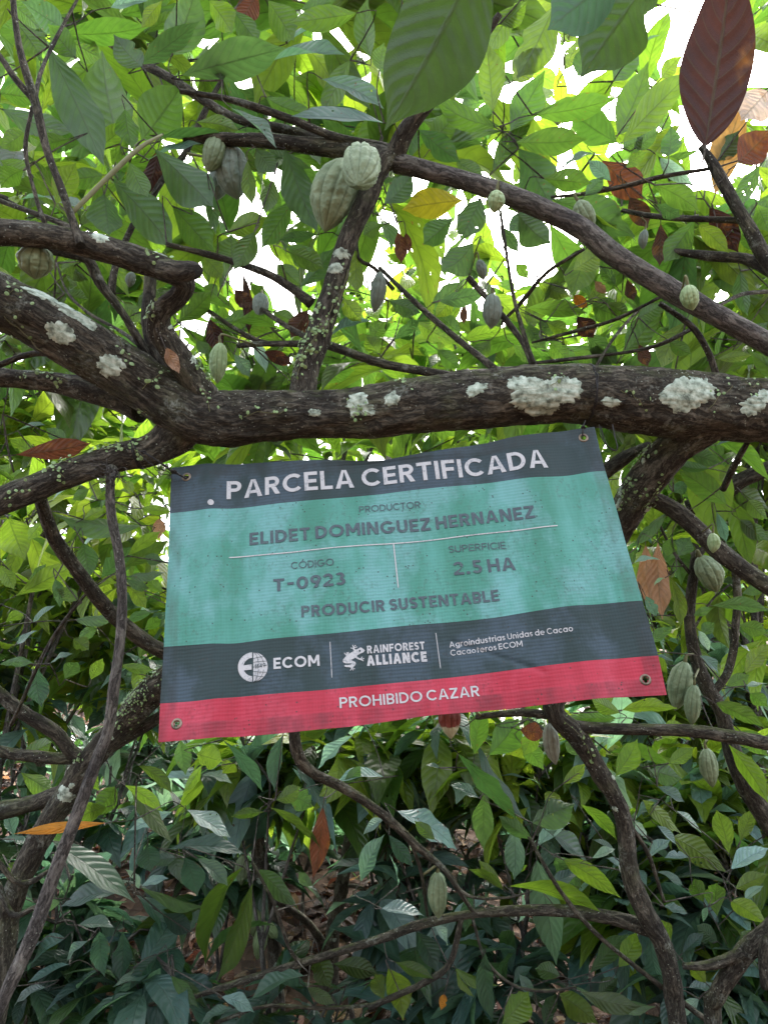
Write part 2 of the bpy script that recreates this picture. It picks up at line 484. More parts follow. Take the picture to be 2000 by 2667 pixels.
class Tube:
    """A limb: centre line, frames, bumpy surface that other things can be laid on."""
    def __init__(self, pts, step=0.012, seg=28, rough=1.0, seed=0.0, caps=True):
        c = catmull(pts, step)
        self.C, self.R = c[:, :3], c[:, 3]
        T = nrm(np.gradient(self.C, axis=0))
        N = np.zeros_like(T)
        a = np.cross(T[0], [0.3, 0.2, 0.9]); a = nrm(a)
        for i in range(len(T)):
            a = nrm(a - T[i] * (a @ T[i])); N[i] = a
        self.T, self.N, self.B = T, N, np.cross(T, N)
        self.S = np.concatenate([[0], np.cumsum(np.linalg.norm(np.diff(self.C, axis=0), axis=1))])
        self.seg, self.rough, self.seed, self.caps = seg, rough, seed, caps
    def _at(self, A, s):
        return np.stack([np.interp(s, self.S, A[:, k]) for k in range(3)], -1)
    def surf(self, s, th, lift=0.0, furrow=1.0):
        s = np.clip(np.asarray(s, float), 0, self.S[-1]); th = np.asarray(th, float)
        r = np.interp(s, self.S, self.R)
        c = self._at(self.C, s)
        d = nrm(self._at(self.N, s)) * np.cos(th)[..., None] + nrm(self._at(self.B, s)) * np.sin(th)[..., None]
        k = np.stack([np.cos(th) * r, np.sin(th) * r, s], -1) + self.seed
        big = fbm(k * np.array([14, 14, 9.0]), 2) * 0.15 * r + fbm(k * np.array([42, 42, 26.0]) + 9, 2) * np.minimum(0.09 * r, 0.0042)
        ridge = fbm(k * np.array([60, 60, 14.0]), 3)
        ridge = -furrow * np.abs(ridge) * 0.009 * np.clip(r / 0.05, 0.12, 1.2)
        knob = np.maximum(fbm(k * 9.0 + 40, 1) - 0.28, 0) * 0.5 * r
        return c + d * (r + (big + ridge + knob) * self.rough + lift)[..., None], d
    def mesh(self):
        n, m = len(self.S), self.seg
        th = np.linspace(0, 2 * math.pi, m + 1)
        s2, t2 = np.repeat(self.S, m + 1), np.tile(th, n)
        t_noise = np.tile(np.concatenate([th[:-1], [0.0]]), n)
        V, _ = self.surf(s2, t_noise)
        rr = np.repeat(self.R, m + 1)
        uv = np.stack([t2 / (2 * math.pi) * 2 * math.pi * np.median(self.R), s2 + self.seed], -1)
        i = np.arange(n - 1)[:, None] * (m + 1) + np.arange(m)[None, :]
        F = np.stack([i, i + 1, i + m + 2, i + m + 1], -1).reshape(-1, 4)
        F3 = np.zeros((0, 3), int)
        if self.caps:
            V = np.vstack([V, self.C[0], self.C[-1]]); uv = np.vstack([uv, [0, 0], [0, 0]])
            a, b = len(V) - 2, len(V) - 1
            k = np.arange(m); e = (n - 1) * (m + 1)
            F3 = np.concatenate([np.stack([np.full(m, a), k + 1, k], -1), np.stack([np.full(m, b), e + k, e + k + 1], -1)])
        return V, F, F3, uv
    def find(self, px, py):
        """(s, theta) of the surface point that shows at photo pixel (px, py)."""
        n, m = len(self.S), 40
        th = np.linspace(0, 2 * math.pi, m, endpoint=False)
        V, d = self.surf(np.repeat(self.S, m), np.tile(th, n))
        vis = np.einsum('ij,ij->i', d, CAM - V) > 0
        x, y, _ = proj(V)
        q = np.hypot(x - px, y - py) + np.where(vis, 0, 1e6)
        i = int(np.argmin(q))
        return self.S[i // m], th[i % m]

def simple_tube(geo, pts, seg=6, step=0.03, mi=1, tint=(0.08, 0.06, 0.04)):
    """Thin twig or stalk put into a Geo. pts rows x y z r."""
    c = catmull(pts, step)
    C, R = c[:, :3], c[:, 3]
    T = nrm(np.gradient(C, axis=0))
    a = np.cross(T, np.array([0.31, 0.22, 0.92])); a = nrm(a); b = np.cross(T, a)
    th = np.linspace(0, 2 * math.pi, seg + 1)
    V = C[:, None, :] + R[:, None, None] * (a[:, None, :] * np.cos(th)[None, :, None] + b[:, None, :] * np.sin(th)[None, :, None])
    n = len(C)
    S = np.concatenate([[0], np.cumsum(np.linalg.norm(np.diff(C, axis=0), axis=1))])
    uv = np.stack([np.tile(th * np.median(R), n), np.repeat(S, seg + 1) + float(C[0, 0])], -1)
    i = np.arange(n - 1)[:, None] * (seg + 1) + np.arange(seg)[None, :]
    F = np.stack([i, i + 1, i + seg + 2, i + seg + 1], -1).reshape(-1, 4)
    geo.add(V.reshape(-1, 3), F, uv, tint, 0.5, mi)

# ---------------------------------------------------------------- leaves
TINT = {  # blade colours by kind, some with sky reflection
    'g': (0.050, 0.108, 0.018), 'd': (0.036, 0.082, 0.026), 'h': (0.014, 0.031, 0.0075), 'Y': (0.165, 0.250, 0.028), 'v': (0.020, 0.052, 0.036), 'y': (0.080, 0.140, 0.016),  # Y painted brighter as if skylit, h darker for thickness and shade, v sky-tinged
    'o': (0.034, 0.066, 0.010), 's': (0.062, 0.125, 0.105), 'S': (0.18, 0.30, 0.29), 'p': (0.16, 0.15, 0.12),  # s and S paler and bluer, sky reflection put into the colour
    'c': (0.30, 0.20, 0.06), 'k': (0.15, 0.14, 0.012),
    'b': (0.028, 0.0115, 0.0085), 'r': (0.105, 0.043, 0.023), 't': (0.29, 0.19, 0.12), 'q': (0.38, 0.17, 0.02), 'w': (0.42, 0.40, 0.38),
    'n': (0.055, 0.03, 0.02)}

class Leaves:
    def __init__(self):
        self.rows = []
        self.pe = None
    def add(self, base, mdir, L, hw, top, tint, bow=0.1, fold=0.25, twist=0.0, curl=0.0, wave=0.08):
        self.rows.append((base, mdir, L, hw, top, tint, bow, fold, twist, curl, wave))
    def into(self, geo, nv=12, nu=6, mi=0):
        N = len(self.rows)
        if not N:
            return
        base = np.array([r[0] for r in self.rows]); m = nrm(np.array([r[1] for r in self.rows]))
        L = np.array([r[2] for r in self.rows]); hw = np.array([r[3] for r in self.rows])
        top = np.array([r[4] for r in self.rows]); top = nrm(top - m * np.sum(top * m, 1, keepdims=True))
        tint = np.array([r[5] for r in self.rows]); bow, fold, twist, curl, wave = [np.array([r[k] for r in self.rows])[:, None, None] for k in range(6, 11)]
        side = np.cross(m, top)
        v = np.linspace(0, 1, nv + 1); u = np.linspace(-1, 1, nu + 1)
        vv, uu = v[None, :, None], u[None, None, :]
        pe = RNG.uniform(0.86, 1.22, N)[:, None, None]
        if self.pe: pe = pe * 0 + self.pe
        vt = 0.80
        w0 = np.sin(math.pi * np.clip(vv, 0.0, vt) ** pe  ) ** 0.98
        tipk = np.clip((vv - vt) / (1 - vt), 0, 1)
        w = w0 * ((1 - tipk) ** 1.9 + 0.10 * np.sin(math.pi * tipk))
        w = np.maximum(w, 0.012)
        ph1, ph2 = RNG.uniform(0, 6.28, (2, N))[:, :, None, None]
        fw = RNG.uniform(1.0, 2.4, N)[:, None, None]
        edge = 1 + 0.035 * np.sin(vv * 6.28 * fw * 1.3 + ph1 + np.sign(uu) * 1.3)
        # a bite out of one side of some leaves
        bv = RNG.uniform(0.3, 0.9, N)[:, None, None]; bs = RNG.choice([-1, 1], N)[:, None, None]; bd = (RNG.random(N) < 0.42)[:, None, None] * RNG.uniform(0.1, 0.5, N)[:, None, None]
        edge = edge * (1 - bd * np.exp(-((vv - bv) / RNG.uniform(0.03, 0.10, N)[:, None, None]) ** 2) * (np.sign(uu) == bs))
        x = uu * w * edge * hw[:, None, None]
        sb = RNG.normal(0, 0.03, N)[:, None, None] * L[:, None, None] * np.sin(math.pi * vv)
        z = -bow * L[:, None, None] * 4 * vv * (vv - 1) - curl * L[:, None, None] * vv ** 2
        z = z + fold * np.abs(x) + wave * hw[:, None, None] * np.abs(uu) ** 1.5 * w * np.sin(vv * 6.28 * fw + np.where(uu > 0, ph1, ph2))
        tw = twist * (vv - 0.5)
        xs, zs = x * np.cos(tw) + sb, z + x * np.sin(tw)
        V = base[:, None, None, :] + m[:, None, None, :] * (vv * L[:, None, None] + 0 * uu)[..., None] + side[:, None, None, :] * xs[..., None] + top[:, None, None, :] * zs[..., None]
        k = (nv + 1) * (nu + 1)
        uv = np.stack(np.broadcast_arrays((uu + 1) / 2 + 0 * vv, vv + 0 * uu), -1).reshape(-1, 2)
        i = np.arange(nv)[:, None] * (nu + 1) + np.arange(nu)[None, :]
        f = np.stack([i, i + 1, i + nu + 2, i + nu + 1], -1).reshape(-1, 4)
        F = (f[None] + (np.arange(N) * k)[:, None, None]).reshape(-1, 4)
        geo.add(V.reshape(-1, 3), F, np.tile(uv, (N, 1)), np.repeat(tint, k, 0), np.repeat(RNG.random(N), k), mi)

def jitter_tint(c, a=0.2):
    c = np.array(TINT[c]) if isinstance(c, str) else np.array(c)
    g = 1 + random.uniform(-a, a)
    return c * g * np.array([1 + random.uniform(-a, a) * 0.6, 1, 1 + random.uniform(-a, a)])

def pixel_leaf(bx, by, tx, ty, w, cls, d, dd=None, roll=None, topface=None):
    """Leaf parameters from where its base and tip show, its visible width in pixels and its distance."""
    B = P(bx, by, d)
    lp = math.hypot(tx - bx, ty - by)
    if dd is None:
        dd = random.uniform(-0.22, 0.22) * lp / F_PX * d
    Tp = P(tx, ty, d + dd)
    mdir = Tp - B; L = float(np.linalg.norm(mdir)); mdir = mdir / L
    vis = w / 2 / F_PX * d
    hw = max(vis, 0.155 * L)
    if roll is None:
        roll = math.acos(min(1.0, vis / hw * 0.97)) * random.choice([-1, 1])
    view = nrm(CAM - (B + Tp) / 2)
    n0 = nrm(view - mdir * (view @ mdir))
    n1 = n0 * math.cos(roll) + np.cross(mdir, n0) * math.sin(roll)
    if topface is None:
        topface = cls in 'sSpw'
    top = n1 if topface else -n1
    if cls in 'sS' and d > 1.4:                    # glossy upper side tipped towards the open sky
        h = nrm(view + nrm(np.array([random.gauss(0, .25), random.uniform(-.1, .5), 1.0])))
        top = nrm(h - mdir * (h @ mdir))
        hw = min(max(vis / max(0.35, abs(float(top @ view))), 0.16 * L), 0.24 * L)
    return B, mdir, L, hw, top, L

def shoot(lv, center, axis, n, L, cls, droop=0.45, ok=None, spread=0.8, bow=(0.03, 0.16)):
    """A shoot: n leaves in a spiral round the end of a twig."""
    axis = nrm(axis)
    a = nrm(np.cross(axis, [0.3, 0.5, 0.81])); b = np.cross(axis, a)
    ph = random.uniform(0, 6.28)
    for i in range(n):
        ph += 2.4 + random.uniform(-0.3, 0.3)
        rad = a * math.cos(ph) + b * math.sin(ph)
        dr = nrm(axis * random.uniform(0.1, 0.6) + rad * spread - ZUP * droop * random.uniform(0.4, 1.5))
        l = L * random.uniform(0.6, 1.2)
        base = center - axis * random.uniform(0, 0.12) + rad * 0.008
        if ok is not None and not (ok(base + dr * l * 0.55) and ok(base + dr * l)):
            continue
        up = nrm(ZUP + axis * 0.3 + np.array([random.gauss(0, 0.3) for _ in range(3)]))
        c = random.choice(cls)
        lv.add(base + dr * 0.015, dr, l, l * random.uniform(0.125, 0.20), up, jitter_tint(c), random.uniform(*bow), random.uniform(0.1, 0.45), random.uniform(-0.9, 0.9), random.uniform(0, 0.35) * random.random(), random.uniform(0.05, 0.2) * (2.2 if random.random() < 0.2 else 1))

# ---------------------------------------------------------------- reading positions off the photograph, in eight overlapping tiles
TILE = {'A': (0, 0, .6028), 'B': (1000, 0, .6028), 'C': (0, 500, .6028), 'D': (1000, 500, .6028),
        'E': (0, 1100, .3617), 'F': (1500, 1100, .3618), 'G': (0, 1850, .6028), 'H': (1000, 1850, .6028)}

def tp(t, x, y):
    ox, oy, s = TILE[t]
    return ox + x * s, oy + y * s

def path(spec):
    """'C 0,480,122,1.52; 250,605,120' -> rows x y z r in metres; distance carries over / is interpolated where left out."""
    t, rows = 'A', []
    for tok in spec.split(';'):
        tok = tok.strip()
        if not tok:
            continue
        if tok[0].isalpha():
            t, tok = tok[0], tok[1:].strip()
        v = [float(a) for a in tok.split(',')]
        x, y = tp(t, v[0], v[1])
        rows.append([x, y, v[2] * TILE[t][2], v[3] if len(v) > 3 else None])
    known = [(i, r[3]) for i, r in enumerate(rows) if r[3] is not None]
    d = np.interp(range(len(rows)), [k[0] for k in known], [k[1] for k in known])
    return np.array([[*P(r[0], r[1], dd), r[2] / F_PX * dd] for r, dd in zip(rows, d)])

def to_ground(rows, lean=(0.05, 0.1), flare=1.25):
    x, y, z, r = rows[-1]
    x2, y2 = x + lean[0], y + lean[1]
    g = float(ground_h(x2, y2))
    return np.vstack([rows, [(x + x2) / 2, (y + y2) / 2, (z + g) / 2, r * 1.08], [x2, y2, g - 0.12, r * flare]])

SKEL = []          # (points, radii, owner) of every branch, for hooking twigs on
def add_branch(tree, part, spec, seg=14, step=0.014, mat='bark', rough=1.0, ground=None, label=None, parent=None):
    rows = path(spec) if isinstance(spec, str) else spec
    if ground is not None:
        rows = to_ground(rows, ground)
    tb = Tube(rows, step, seg, rough, seed=len(SKEL) * 3.7)
    V, F, F3, uv = tb.mesh()
    o = mesh_obj(part, V, [F, F3], M[mat], parent or tree, uv)
    if label:
        o['label'] = label
    SKEL.append((tb.C, tb.R, tree))
    return tb, o

# ---------------------------------------------------------------- ground
def axis_steps(lo, hi, fine_lo, fine_hi, step, far):
    a = list(np.arange(fine_lo, fine_hi + 1e-6, step))
    k, s = fine_hi, step
    while k < hi:
        s *= 1.35; k += s; a.append(k)
    k, s = fine_lo, step
    while k > lo:
        s *= 1.35; k -= s; a.insert(0, k)
    return np.array(a)
gx, gy = axis_steps(-400, 400, -8, 8, 0.12, 0), axis_steps(-300, 600, 0.5, 16, 0.12, 0)
X, Y = np.meshgrid(gx, gy)
Z = ground_h(X, Y)
n1, n2 = X.shape
i = np.arange(n1 - 1)[:, None] * n2 + np.arange(n2 - 1)[None, :]
tag(mesh_obj('ground', np.stack([X, Y, Z], -1).reshape(-1, 3), np.stack([i, i + 1, i + n2 + 1, i + n2], -1).reshape(-1, 4), M['litter']), kind='structure')

lit, lg = Leaves(), Geo()
for _ in range(9000):
    y = random.uniform(2.2, 9.5); x = random.uniform(-0.62, 0.62) * (y + 0.6)
    z = float(ground_h(x, y)) + random.uniform(0.004, 0.035)
    a = random.uniform(0, 6.28); sl = 0.5
    dr = np.array([math.cos(a), math.sin(a), 0.45 * math.sin(a) + random.uniform(-0.25, 0.35)])
    L = random.uniform(0.09, 0.2)
    lit.add(np.array([x, y, z]), dr, L, L * random.uniform(0.15, 0.24), nrm(np.array([random.gauss(0, .35), random.gauss(-.4, .35), 1])),
            jitter_tint(random.choice('bbnnrtbnt'), 0.35) * 0.75, random.uniform(-0.15, 0.25), random.uniform(-0.3, 0.9), random.uniform(-1, 1), 0, 0.2)
lit.into(lg, 6, 4)
tag(lg.build('leaf_litter', [M['dead']]), kind='stuff')

# ---------------------------------------------------------------- the cacao tree that carries the banner
main = thing('cacao_tree', 'old mossy cacao tree whose thick horizontal limb the banner is tied to', 'tree', (P(1765, 2667, 2.05)[0] + .05, P(1765, 2667, 2.05)[1] + .1, 0.1))
TB = {}
TB['limb'], limb_o = add_branch(main, 'limb', 'C -120,425,125,1.50; 0,480,122,1.52; 250,605,120,1.55; 500,750,118,1.58; 720,890,122,1.6; 900,975,124,1.61; 1200,965,112,1.62; 1500,958,112,1.63; D 100,930,122,1.63; 400,895,125,1.64; 800,872,130,1.65; 1200,908,142,1.66; 1500,935,146,1.66; 1800,960,148,1.66; 2050,975,150,1.66', 60, 0.007, label='thick horizontal limb with white lichen blotches')
TB['low'], low_o = add_branch(main, 'limb', 'E 1420,-40,140,1.63; 1250,90,140,1.62; 1100,190,118,1.61; 800,270,100,1.60; 500,370,96,1.58; 200,490,100,1.56; 0,565,98,1.55; -300,690,95,1.54', 48, 0.007, label='lower limb with coin-leaved vine running out left of the banner')
TB['second'], _ = add_branch(main, 'limb', 'C -100,795,45,1.7; 0,800,46,1.7; 200,820,45,1.69; 400,855,55,1.67; 620,925,75,1.64', 32, 0.008)
TB['knee'], knee_o = add_branch(main, 'limb', 'C -100,165,58,1.36; 0,170,57; 200,190,56; 450,245,58; 620,300,58; 740,345,56; 795,390,50; 770,450,46; 700,515,48; 688,590,52; 750,690,54; 820,790,58; 900,900,66,1.6', 40, 0.007, label='limb bent back on itself like a knee')
add_branch(main, 'branch_stub', 'C 690,330,44,1.36; 780,345,48; 838,338,40; 856,335,22,1.34', 24, 0.008)
add_branch(main, 'branch', 'C 650,340,26,1.62; 645,450,28; 640,560,30; 665,680,32; 720,800,36,1.62', 24)
add_branch(main, 'branch', 'C 160,240,18,1.5; 300,262,24; 380,290,24; 430,390,24; 520,510,20; 600,640,20; 660,760,22,1.62', 20)
add_branch(main, 'branch', 'C 720,225,12,1.75; 960,285,14; 1150,350,18; 1260,415,20; 1345,480,26,1.72', 18)
TB['upright'], upright_o = add_branch(main, 'branch', 'C 1305,890,64,1.63; 1325,760,57; 1370,640,57; 1430,450,49; 1500,220,45; A 1570,890,45; B -19,720,45; 45,670,46,1.7; 85,580,40; 150,490,34; 260,375,26; 380,230,20; 500,60,16,1.6', 36, 0.009, label='upright branch clothed in coin-leaved vine')
TB['diag'], diag_o = add_branch(main, 'branch', 'B 50,700,44,1.70; 300,765,40; 500,828,43; 700,908,45; 850,985,46; D 1000,275,47; 1200,398,47; 1400,512,47; 1659,655,47; 1900,790,48,1.6', 32, 0.009, 'twigbark', 0.5, label='long smooth branch running down towards the limb')
for s in ['A 800,590,26,1.85; 1000,600,30; 1200,612,33; 1450,640,40; 1600,660,42; 1700,690,42,1.72',
          'A 780,392,11,1.8; 1000,430,15; 1250,512,18; 1450,590,19; 1650,632,20; 1730,655,20,1.72',
          'A 440,160,16,2.0; 600,262,20; 750,345,20; 900,445,20; 1050,520,20; 1290,572,20; 1500,650,22,1.8',
          'A 52,-60,13,1.45; 65,80,14; 90,230,16; 150,430,20; 200,640,18; 260,800,18; 330,1000,18; 350,1060,20,1.38',
          'A -90,130,10,1.46; 0,240,12; 60,330,14; 145,430,16,1.43', 'A 360,-50,6,1.6; 260,130,8; 180,300,9; 150,430,12,1.43',
          'A 140,460,8,1.44; 110,640,9; 150,830,9; 195,970,10,1.40', 'C -80,780,13,1.66; 100,708,14; 200,698,14; 300,740,16,1.62',
          'A 650,870,14,1.95; 700,780,15; 800,660,14; 890,470,13; 960,340,10,2.0', 'C 480,440,18,1.8; 500,320,16; 560,170,14; A 600,930,12; 700,790,8,1.9',
          'C 30,30,14,1.55; -30,10,16; -80,-10,18,1.5', 'C -20,30,12,1.5; 120,80,12; 300,150,14; 330,200,14,1.4',
          'B 1370,630,16,1.8; 1440,740,26; 1500,850,26; 1560,950,28; 1640,1100,32; D 1720,370,36,1.75', 'B 1440,722,9,1.82; 1200,762,10; 1050,800,10; 880,833,9; 720,850,6,1.9',
          'B 1030,908,9,1.95; 1200,936,13; 1560,952,15,1.78', 'B 1250,1083,14,1.9; 1400,1105,22; 1560,1118,25; 1680,1170,34; 1800,1240,38,1.72',
          'D -20,325,9,1.95; 150,490,13; 300,620,14; 480,765,16,1.7', 'D 365,370,13,1.9; 500,520,13; 600,650,14; 640,735,16; 655,800,18,1.7',
          'D 503,85,7,1.8; 530,270,8; 560,450,9; 600,600,10; 645,740,10,1.72', 'D 865,245,7,1.76; 700,350,9; 600,470,9; 510,560,6,1.95',
          'D 1200,450,7,1.72; 1000,550,8; 820,602,8; 640,650,5,2.0', 'D 1115,490,6,1.85; 1000,620,7; 912,760,8,1.7', 'D 1340,585,9,1.72; 1200,655,9; 1060,690,8; 770,725,8; 640,740,8,1.75',
          'D 1190,480,12,1.68; 1330,580,14; 1400,690,14; 1437,795,15,1.68', 'D 1680,428,10,1.9; 1550,440,9; 1450,488,7,1.72', 'C 1400,655,20,1.8; 1659,742,20; D 200,778,20; 340,805,22,1.7',
          'C 1030,662,13,1.85; 1150,655,14; 1320,655,17,1.75', 'C 880,495,8,1.9; 1000,580,10; 1110,640,12; 1180,658,12,1.84', 'C 1130,505,10,1.85; 1240,580,12; 1350,640,14,1.72',
          'C 1650,-240,8,1.9; 1540,230,8; 1620,330,9; 1700,420,10,1.9', 'C 245,305,5,1.9; 290,430,6; 380,520,7; 520,600,8; 600,660,10,1.66', 'E 20,-60,8,1.72; 55,180,9; 100,360,8,1.7']:
    add_branch(main, 'branch', s, 14, 0.016)
add_branch(main, 'branch', 'A 300,930,10,1.40; 460,770,11; 600,640,10; 700,580,5,1.5', 12, 0.02, 'greentwig', 0.4, label='young pale green twig')
TB['trunk'], trunk_o = add_branch(main, 'trunk', path('F 1000,20,110,1.66; 860,90,126,1.68; 690,200,134,1.72; 490,440,138,1.78; 340,680,125,1.84; 150,1000,115,1.9; -30,1500,112,1.95; -120,1850,110,1.98; H 735,5,44.0,1.99; 830,112,45.8; 920,250,40.5; 1000,385,38.7; 1040,500,37.8; 1060,700,40.5; 1130,880,45.8; 1200,1000,41.4; 1240,1150,40.5; 1270,1355,40.5,2.05'), 36, 0.012, ground=(0.05, 0.1))
for s in ['F 520,530,58,1.8; 700,630,64; 800,705,66; 1000,900,70; 1200,1055,66; 1382,1182,60; 1600,1310,58,1.75', 'F 1230,150,20,1.72; 1130,330,26; 1060,480,26,1.9', 'F 1450,310,55,2.3; 1200,410,60; 1050,520,70; 800,620,60,2.4', 'F 520,170,34,1.9; 420,215,40; 300,290,55; 150,390,60,2.1',
          'H 815,72,29.2,2.0; 1000,82,25.8; 1300,88,27.5; 1500,115,29.2; 1659,145,31.0; 1900,195,32.7,1.9', 'H 400,30,12.9,2.08; 470,20,14.6; 600,12,17.2; 760,25,20.6,2.0',
          'G 840,1240,10.3,2.3; 1100,1155,15.5; 1400,1065,17.2; 1659,985,18.9; H 150,930,20.6; 400,880,18.9; 700,865,25.8; 950,892,30.1; 1160,945,37.8,2.06', 'H 625,550,6.0,2.0; 760,780,10.3; 900,950,10.3; 1050,1080,10.3; 1220,1212,11.2; 1440,1375,12.0,2.1',
          'H 1060,495,12.0,2.02; 1140,620,9.5; 1210,830,7.7,2.1', 'G 1265,20,22.4,2.0; 1283,180,24.9; 1350,270,24.1; 1500,345,21.5; 1659,455,18.9; H 150,595,17.2; 260,690,13.8; 330,790,11.2; 390,880,8.6,2.15',
          'H 250,680,7.7,2.1; 360,800,7.7; 520,812,6.0; 640,785,3.4,2.1', 'H 115,570,6.9,2.1; 160,700,7.7; 188,890,7.7,2.2', 'G 1090,660,6.0,2.15; 1180,830,7.7; 1250,1030,8.6; 1300,1095,9.5,2.25',
          'G 590,300,4.3,2.1; 583,560,4.3; 580,810,5.2,2.1', 'H -60,1285,13.8,2.25; 0,1258,13.8; 150,1190,13.8; 280,1100,13.8; 335,900,12.0,2.15', 'H 380,890,6.0,2.15; 440,1080,6.9; 560,1190,6.9; 700,1215,6.9; 830,1198,4.3,2.1',
          'G 930,1355,7.7,2.35; 1150,1280,8.6; 1400,1290,7.7; 1659,1262,7.7; H 200,1170,10.3,2.25', 'G 450,1365,8.6,2.4; 650,1275,8.6; 850,1238,10.3,2.3',
          'E 270,480,44,1.62; 320,650,46; 400,850,52; 540,1050,54; 700,1260,56; 850,1420,56; 1050,1580,56; 1300,1710,58; 1700,1900,60,2.05']:
    add_branch(main, 'branch', s, 20, 0.014)

# neighbouring trees that cross the frame
right_tree = thing('cacao_tree', 'slender cacao sapling with forked bare stem and hanging pods to the right of the banner', 'tree', P(2150, 2667, 2.3))
TB['slender'], _ = add_branch(right_tree, 'trunk', path('F 915,920,24,2.3; 872,950,36,2.3; 848,1100,37; 822,1300,37; 822,1500,39; 865,1700,46; 940,1900,52; 1045,2085,52; H 1530,250,42; 1659,480,44; 1800,720,46,2.3'), 24, 0.014, ground=(0.2, 0.05))
for s in ['F 1140,1020,28,2.28; 1162,1250,30; 1150,1450,30; 1130,1650,30; 1080,1820,31; 955,1985,30,2.3', 'F 600,735,9,2.3; 700,930,12; 830,1100,15,2.3', 'F 1110,1165,7,2.35; 970,1290,9; 840,1500,12,2.3', 'F 1060,860,14,2.25; 1090,920,18; 1140,1050,24,2.28']:
    add_branch(right_tree, 'branch', s, 14, 0.016)
low_right = thing('cacao_tree', 'forking dark cacao stem rising from the lower right corner', 'tree', P(1880, 2640, 1.95))
add_branch(low_right, 'trunk', path('H 1900,700,52,1.85; 1720,905,49,1.9; 1650,975,46; 1570,1035,43; 1500,1130,41; 1440,1240,36; 1420,1360,38,2.0'), 22, 0.014, ground=(0.0, 0.15))
add_branch(low_right, 'branch', 'H 1290,1108,14,1.98; 1420,1100,22; 1555,1045,26,1.92', 14)
add_branch(low_right, 'branch', 'H 1659,975,26,1.9; 1640,1080,24; 1650,1200,20,1.9', 14)
moss_tree = thing('cacao_tree', 'leaning mossy cacao trunk with white lichen at lower left behind the dead stick', 'tree', P(0, 2600, 2.2))
TB['moss'], moss_o = add_branch(moss_tree, 'trunk', path('E 1900,1300,90,2.2; 1500,1600,95,2.18; 1250,1820,100,2.16; 1050,1990,108; G 540,50,56.1,2.2; 420,180,52.7; 320,320,52.7; 230,460,52.7; 140,620,52.7; 60,800,52.7; 10,1000,56.1,2.2'), 32, 0.012, ground=(0.0, 0.1))
for s in ['E -150,1850,47.3,2.15; 0,1960,49.9; 150,2080,51.6; 400,2235,49.9; G 310,180,31.0; 390,215,32.7,2.2', 'G 790,-40,22.4,2.25; 690,30,25.8; 560,112,26.7; 440,180,31.0,2.2', 'G -60,165,27.5,2.2; 100,195,26.7; 350,215,27.5,2.2', 'G -60,452,39.6,2.3; 150,400,37.8; 300,345,36.1,2.22',
          'E 640,1210,9,1.95; 450,1450,14; 300,1700,15; 150,2030,14; 80,2180,16,2.15', 'G -20,640,10,2.0; 60,735,12; 130,745,12; 210,695,8,2.05', 'G -10,750,14,2.1; 55,885,13; 160,850,11,2.05']:
    add_branch(moss_tree, 'branch', s, 16, 0.016)
spot_tree = thing('cacao_tree', 'slim cacao trunk with white lichen rings beside three clustered pods', 'tree', P(730, 2667, 3.2))
TB['spot'], spot_o = add_branch(spot_tree, 'trunk', path('G 1000,-300,20,3.3; 1040,200,26,3.25; 1085,470,31,3.2; 1110,560,33; 1130,700,35; 1160,850,34; 1185,1000,33; 1205,1355,36,3.2'), 18, 0.03, 'palebark', ground=(0.05, 0.1))
spot_tree2 = thing('cacao_tree', 'grey spotted cacao trunk leaning behind the hanging brown leaf', 'tree', P(850, 2667, 3.6))
TB['spot2'], spot2_o = add_branch(spot_tree2, 'trunk', path('G 1720,0,15,3.7; 1620,300,20,3.65; 1530,480,23,3.6; 1500,620,26; 1475,780,29; 1440,950,31; 1425,1150,39; 1415,1355,45,3.6'), 18, 0.03, 'palebark', ground=(0.0, 0.1))
add_branch(spot_tree2, 'branch', 'G 1085,820,9,3.1; 1200,832,13; 1330,920,16; 1420,1050,20,3.55', 12, 0.03, 'palebark')
add_branch(spot_tree2, 'branch', 'G 1659,860,9,3.5; 1560,770,9; 1480,760,10,3.6', 10, 0.03, 'palebark')
stick = thing('dead_stick', 'bare dead stick dangling from the lower limb left of the banner', 'stick', P(290, 1480, 1.5))
TB['stick'], _ = add_branch(stick, 'stem', 'E 805,330,40,1.56; 795,420,32,1.54; 800,650,32; 860,980,34; 880,1300,36; 862,1600,36; 830,1850,38; 780,2212,40; G 420,210,25; 330,460,28; 230,720,30; 150,950,30; 60,1150,29; -30,1340,26,1.4', 24, 0.012, 'twigbark', 0.7)
rows = path('E 830,340,6,1.53; 790,400,5,1.5; 740,380,3,1.5')
gk = Geo()
for k in range(26):
    a = P(*tp('E', 800 + random.uniform(-50, 50), 360 + random.uniform(-30, 60)), 1.53)
    q = [[*a, 0.0014]]
    dvec = np.array([random.gauss(0, 1), random.gauss(-.5, .6), random.gauss(-.2, .8)])
    for j in range(3):
        a = a + nrm(dvec + np.array([random.gauss(0, .7) for _ in range(3)])) * 0.016
        q.append([*a, 0.0010])
    simple_tube(gk, q, 5, 0.01, 0)
gk.build('dry_root_tangle', [M['twigbark']], stick)

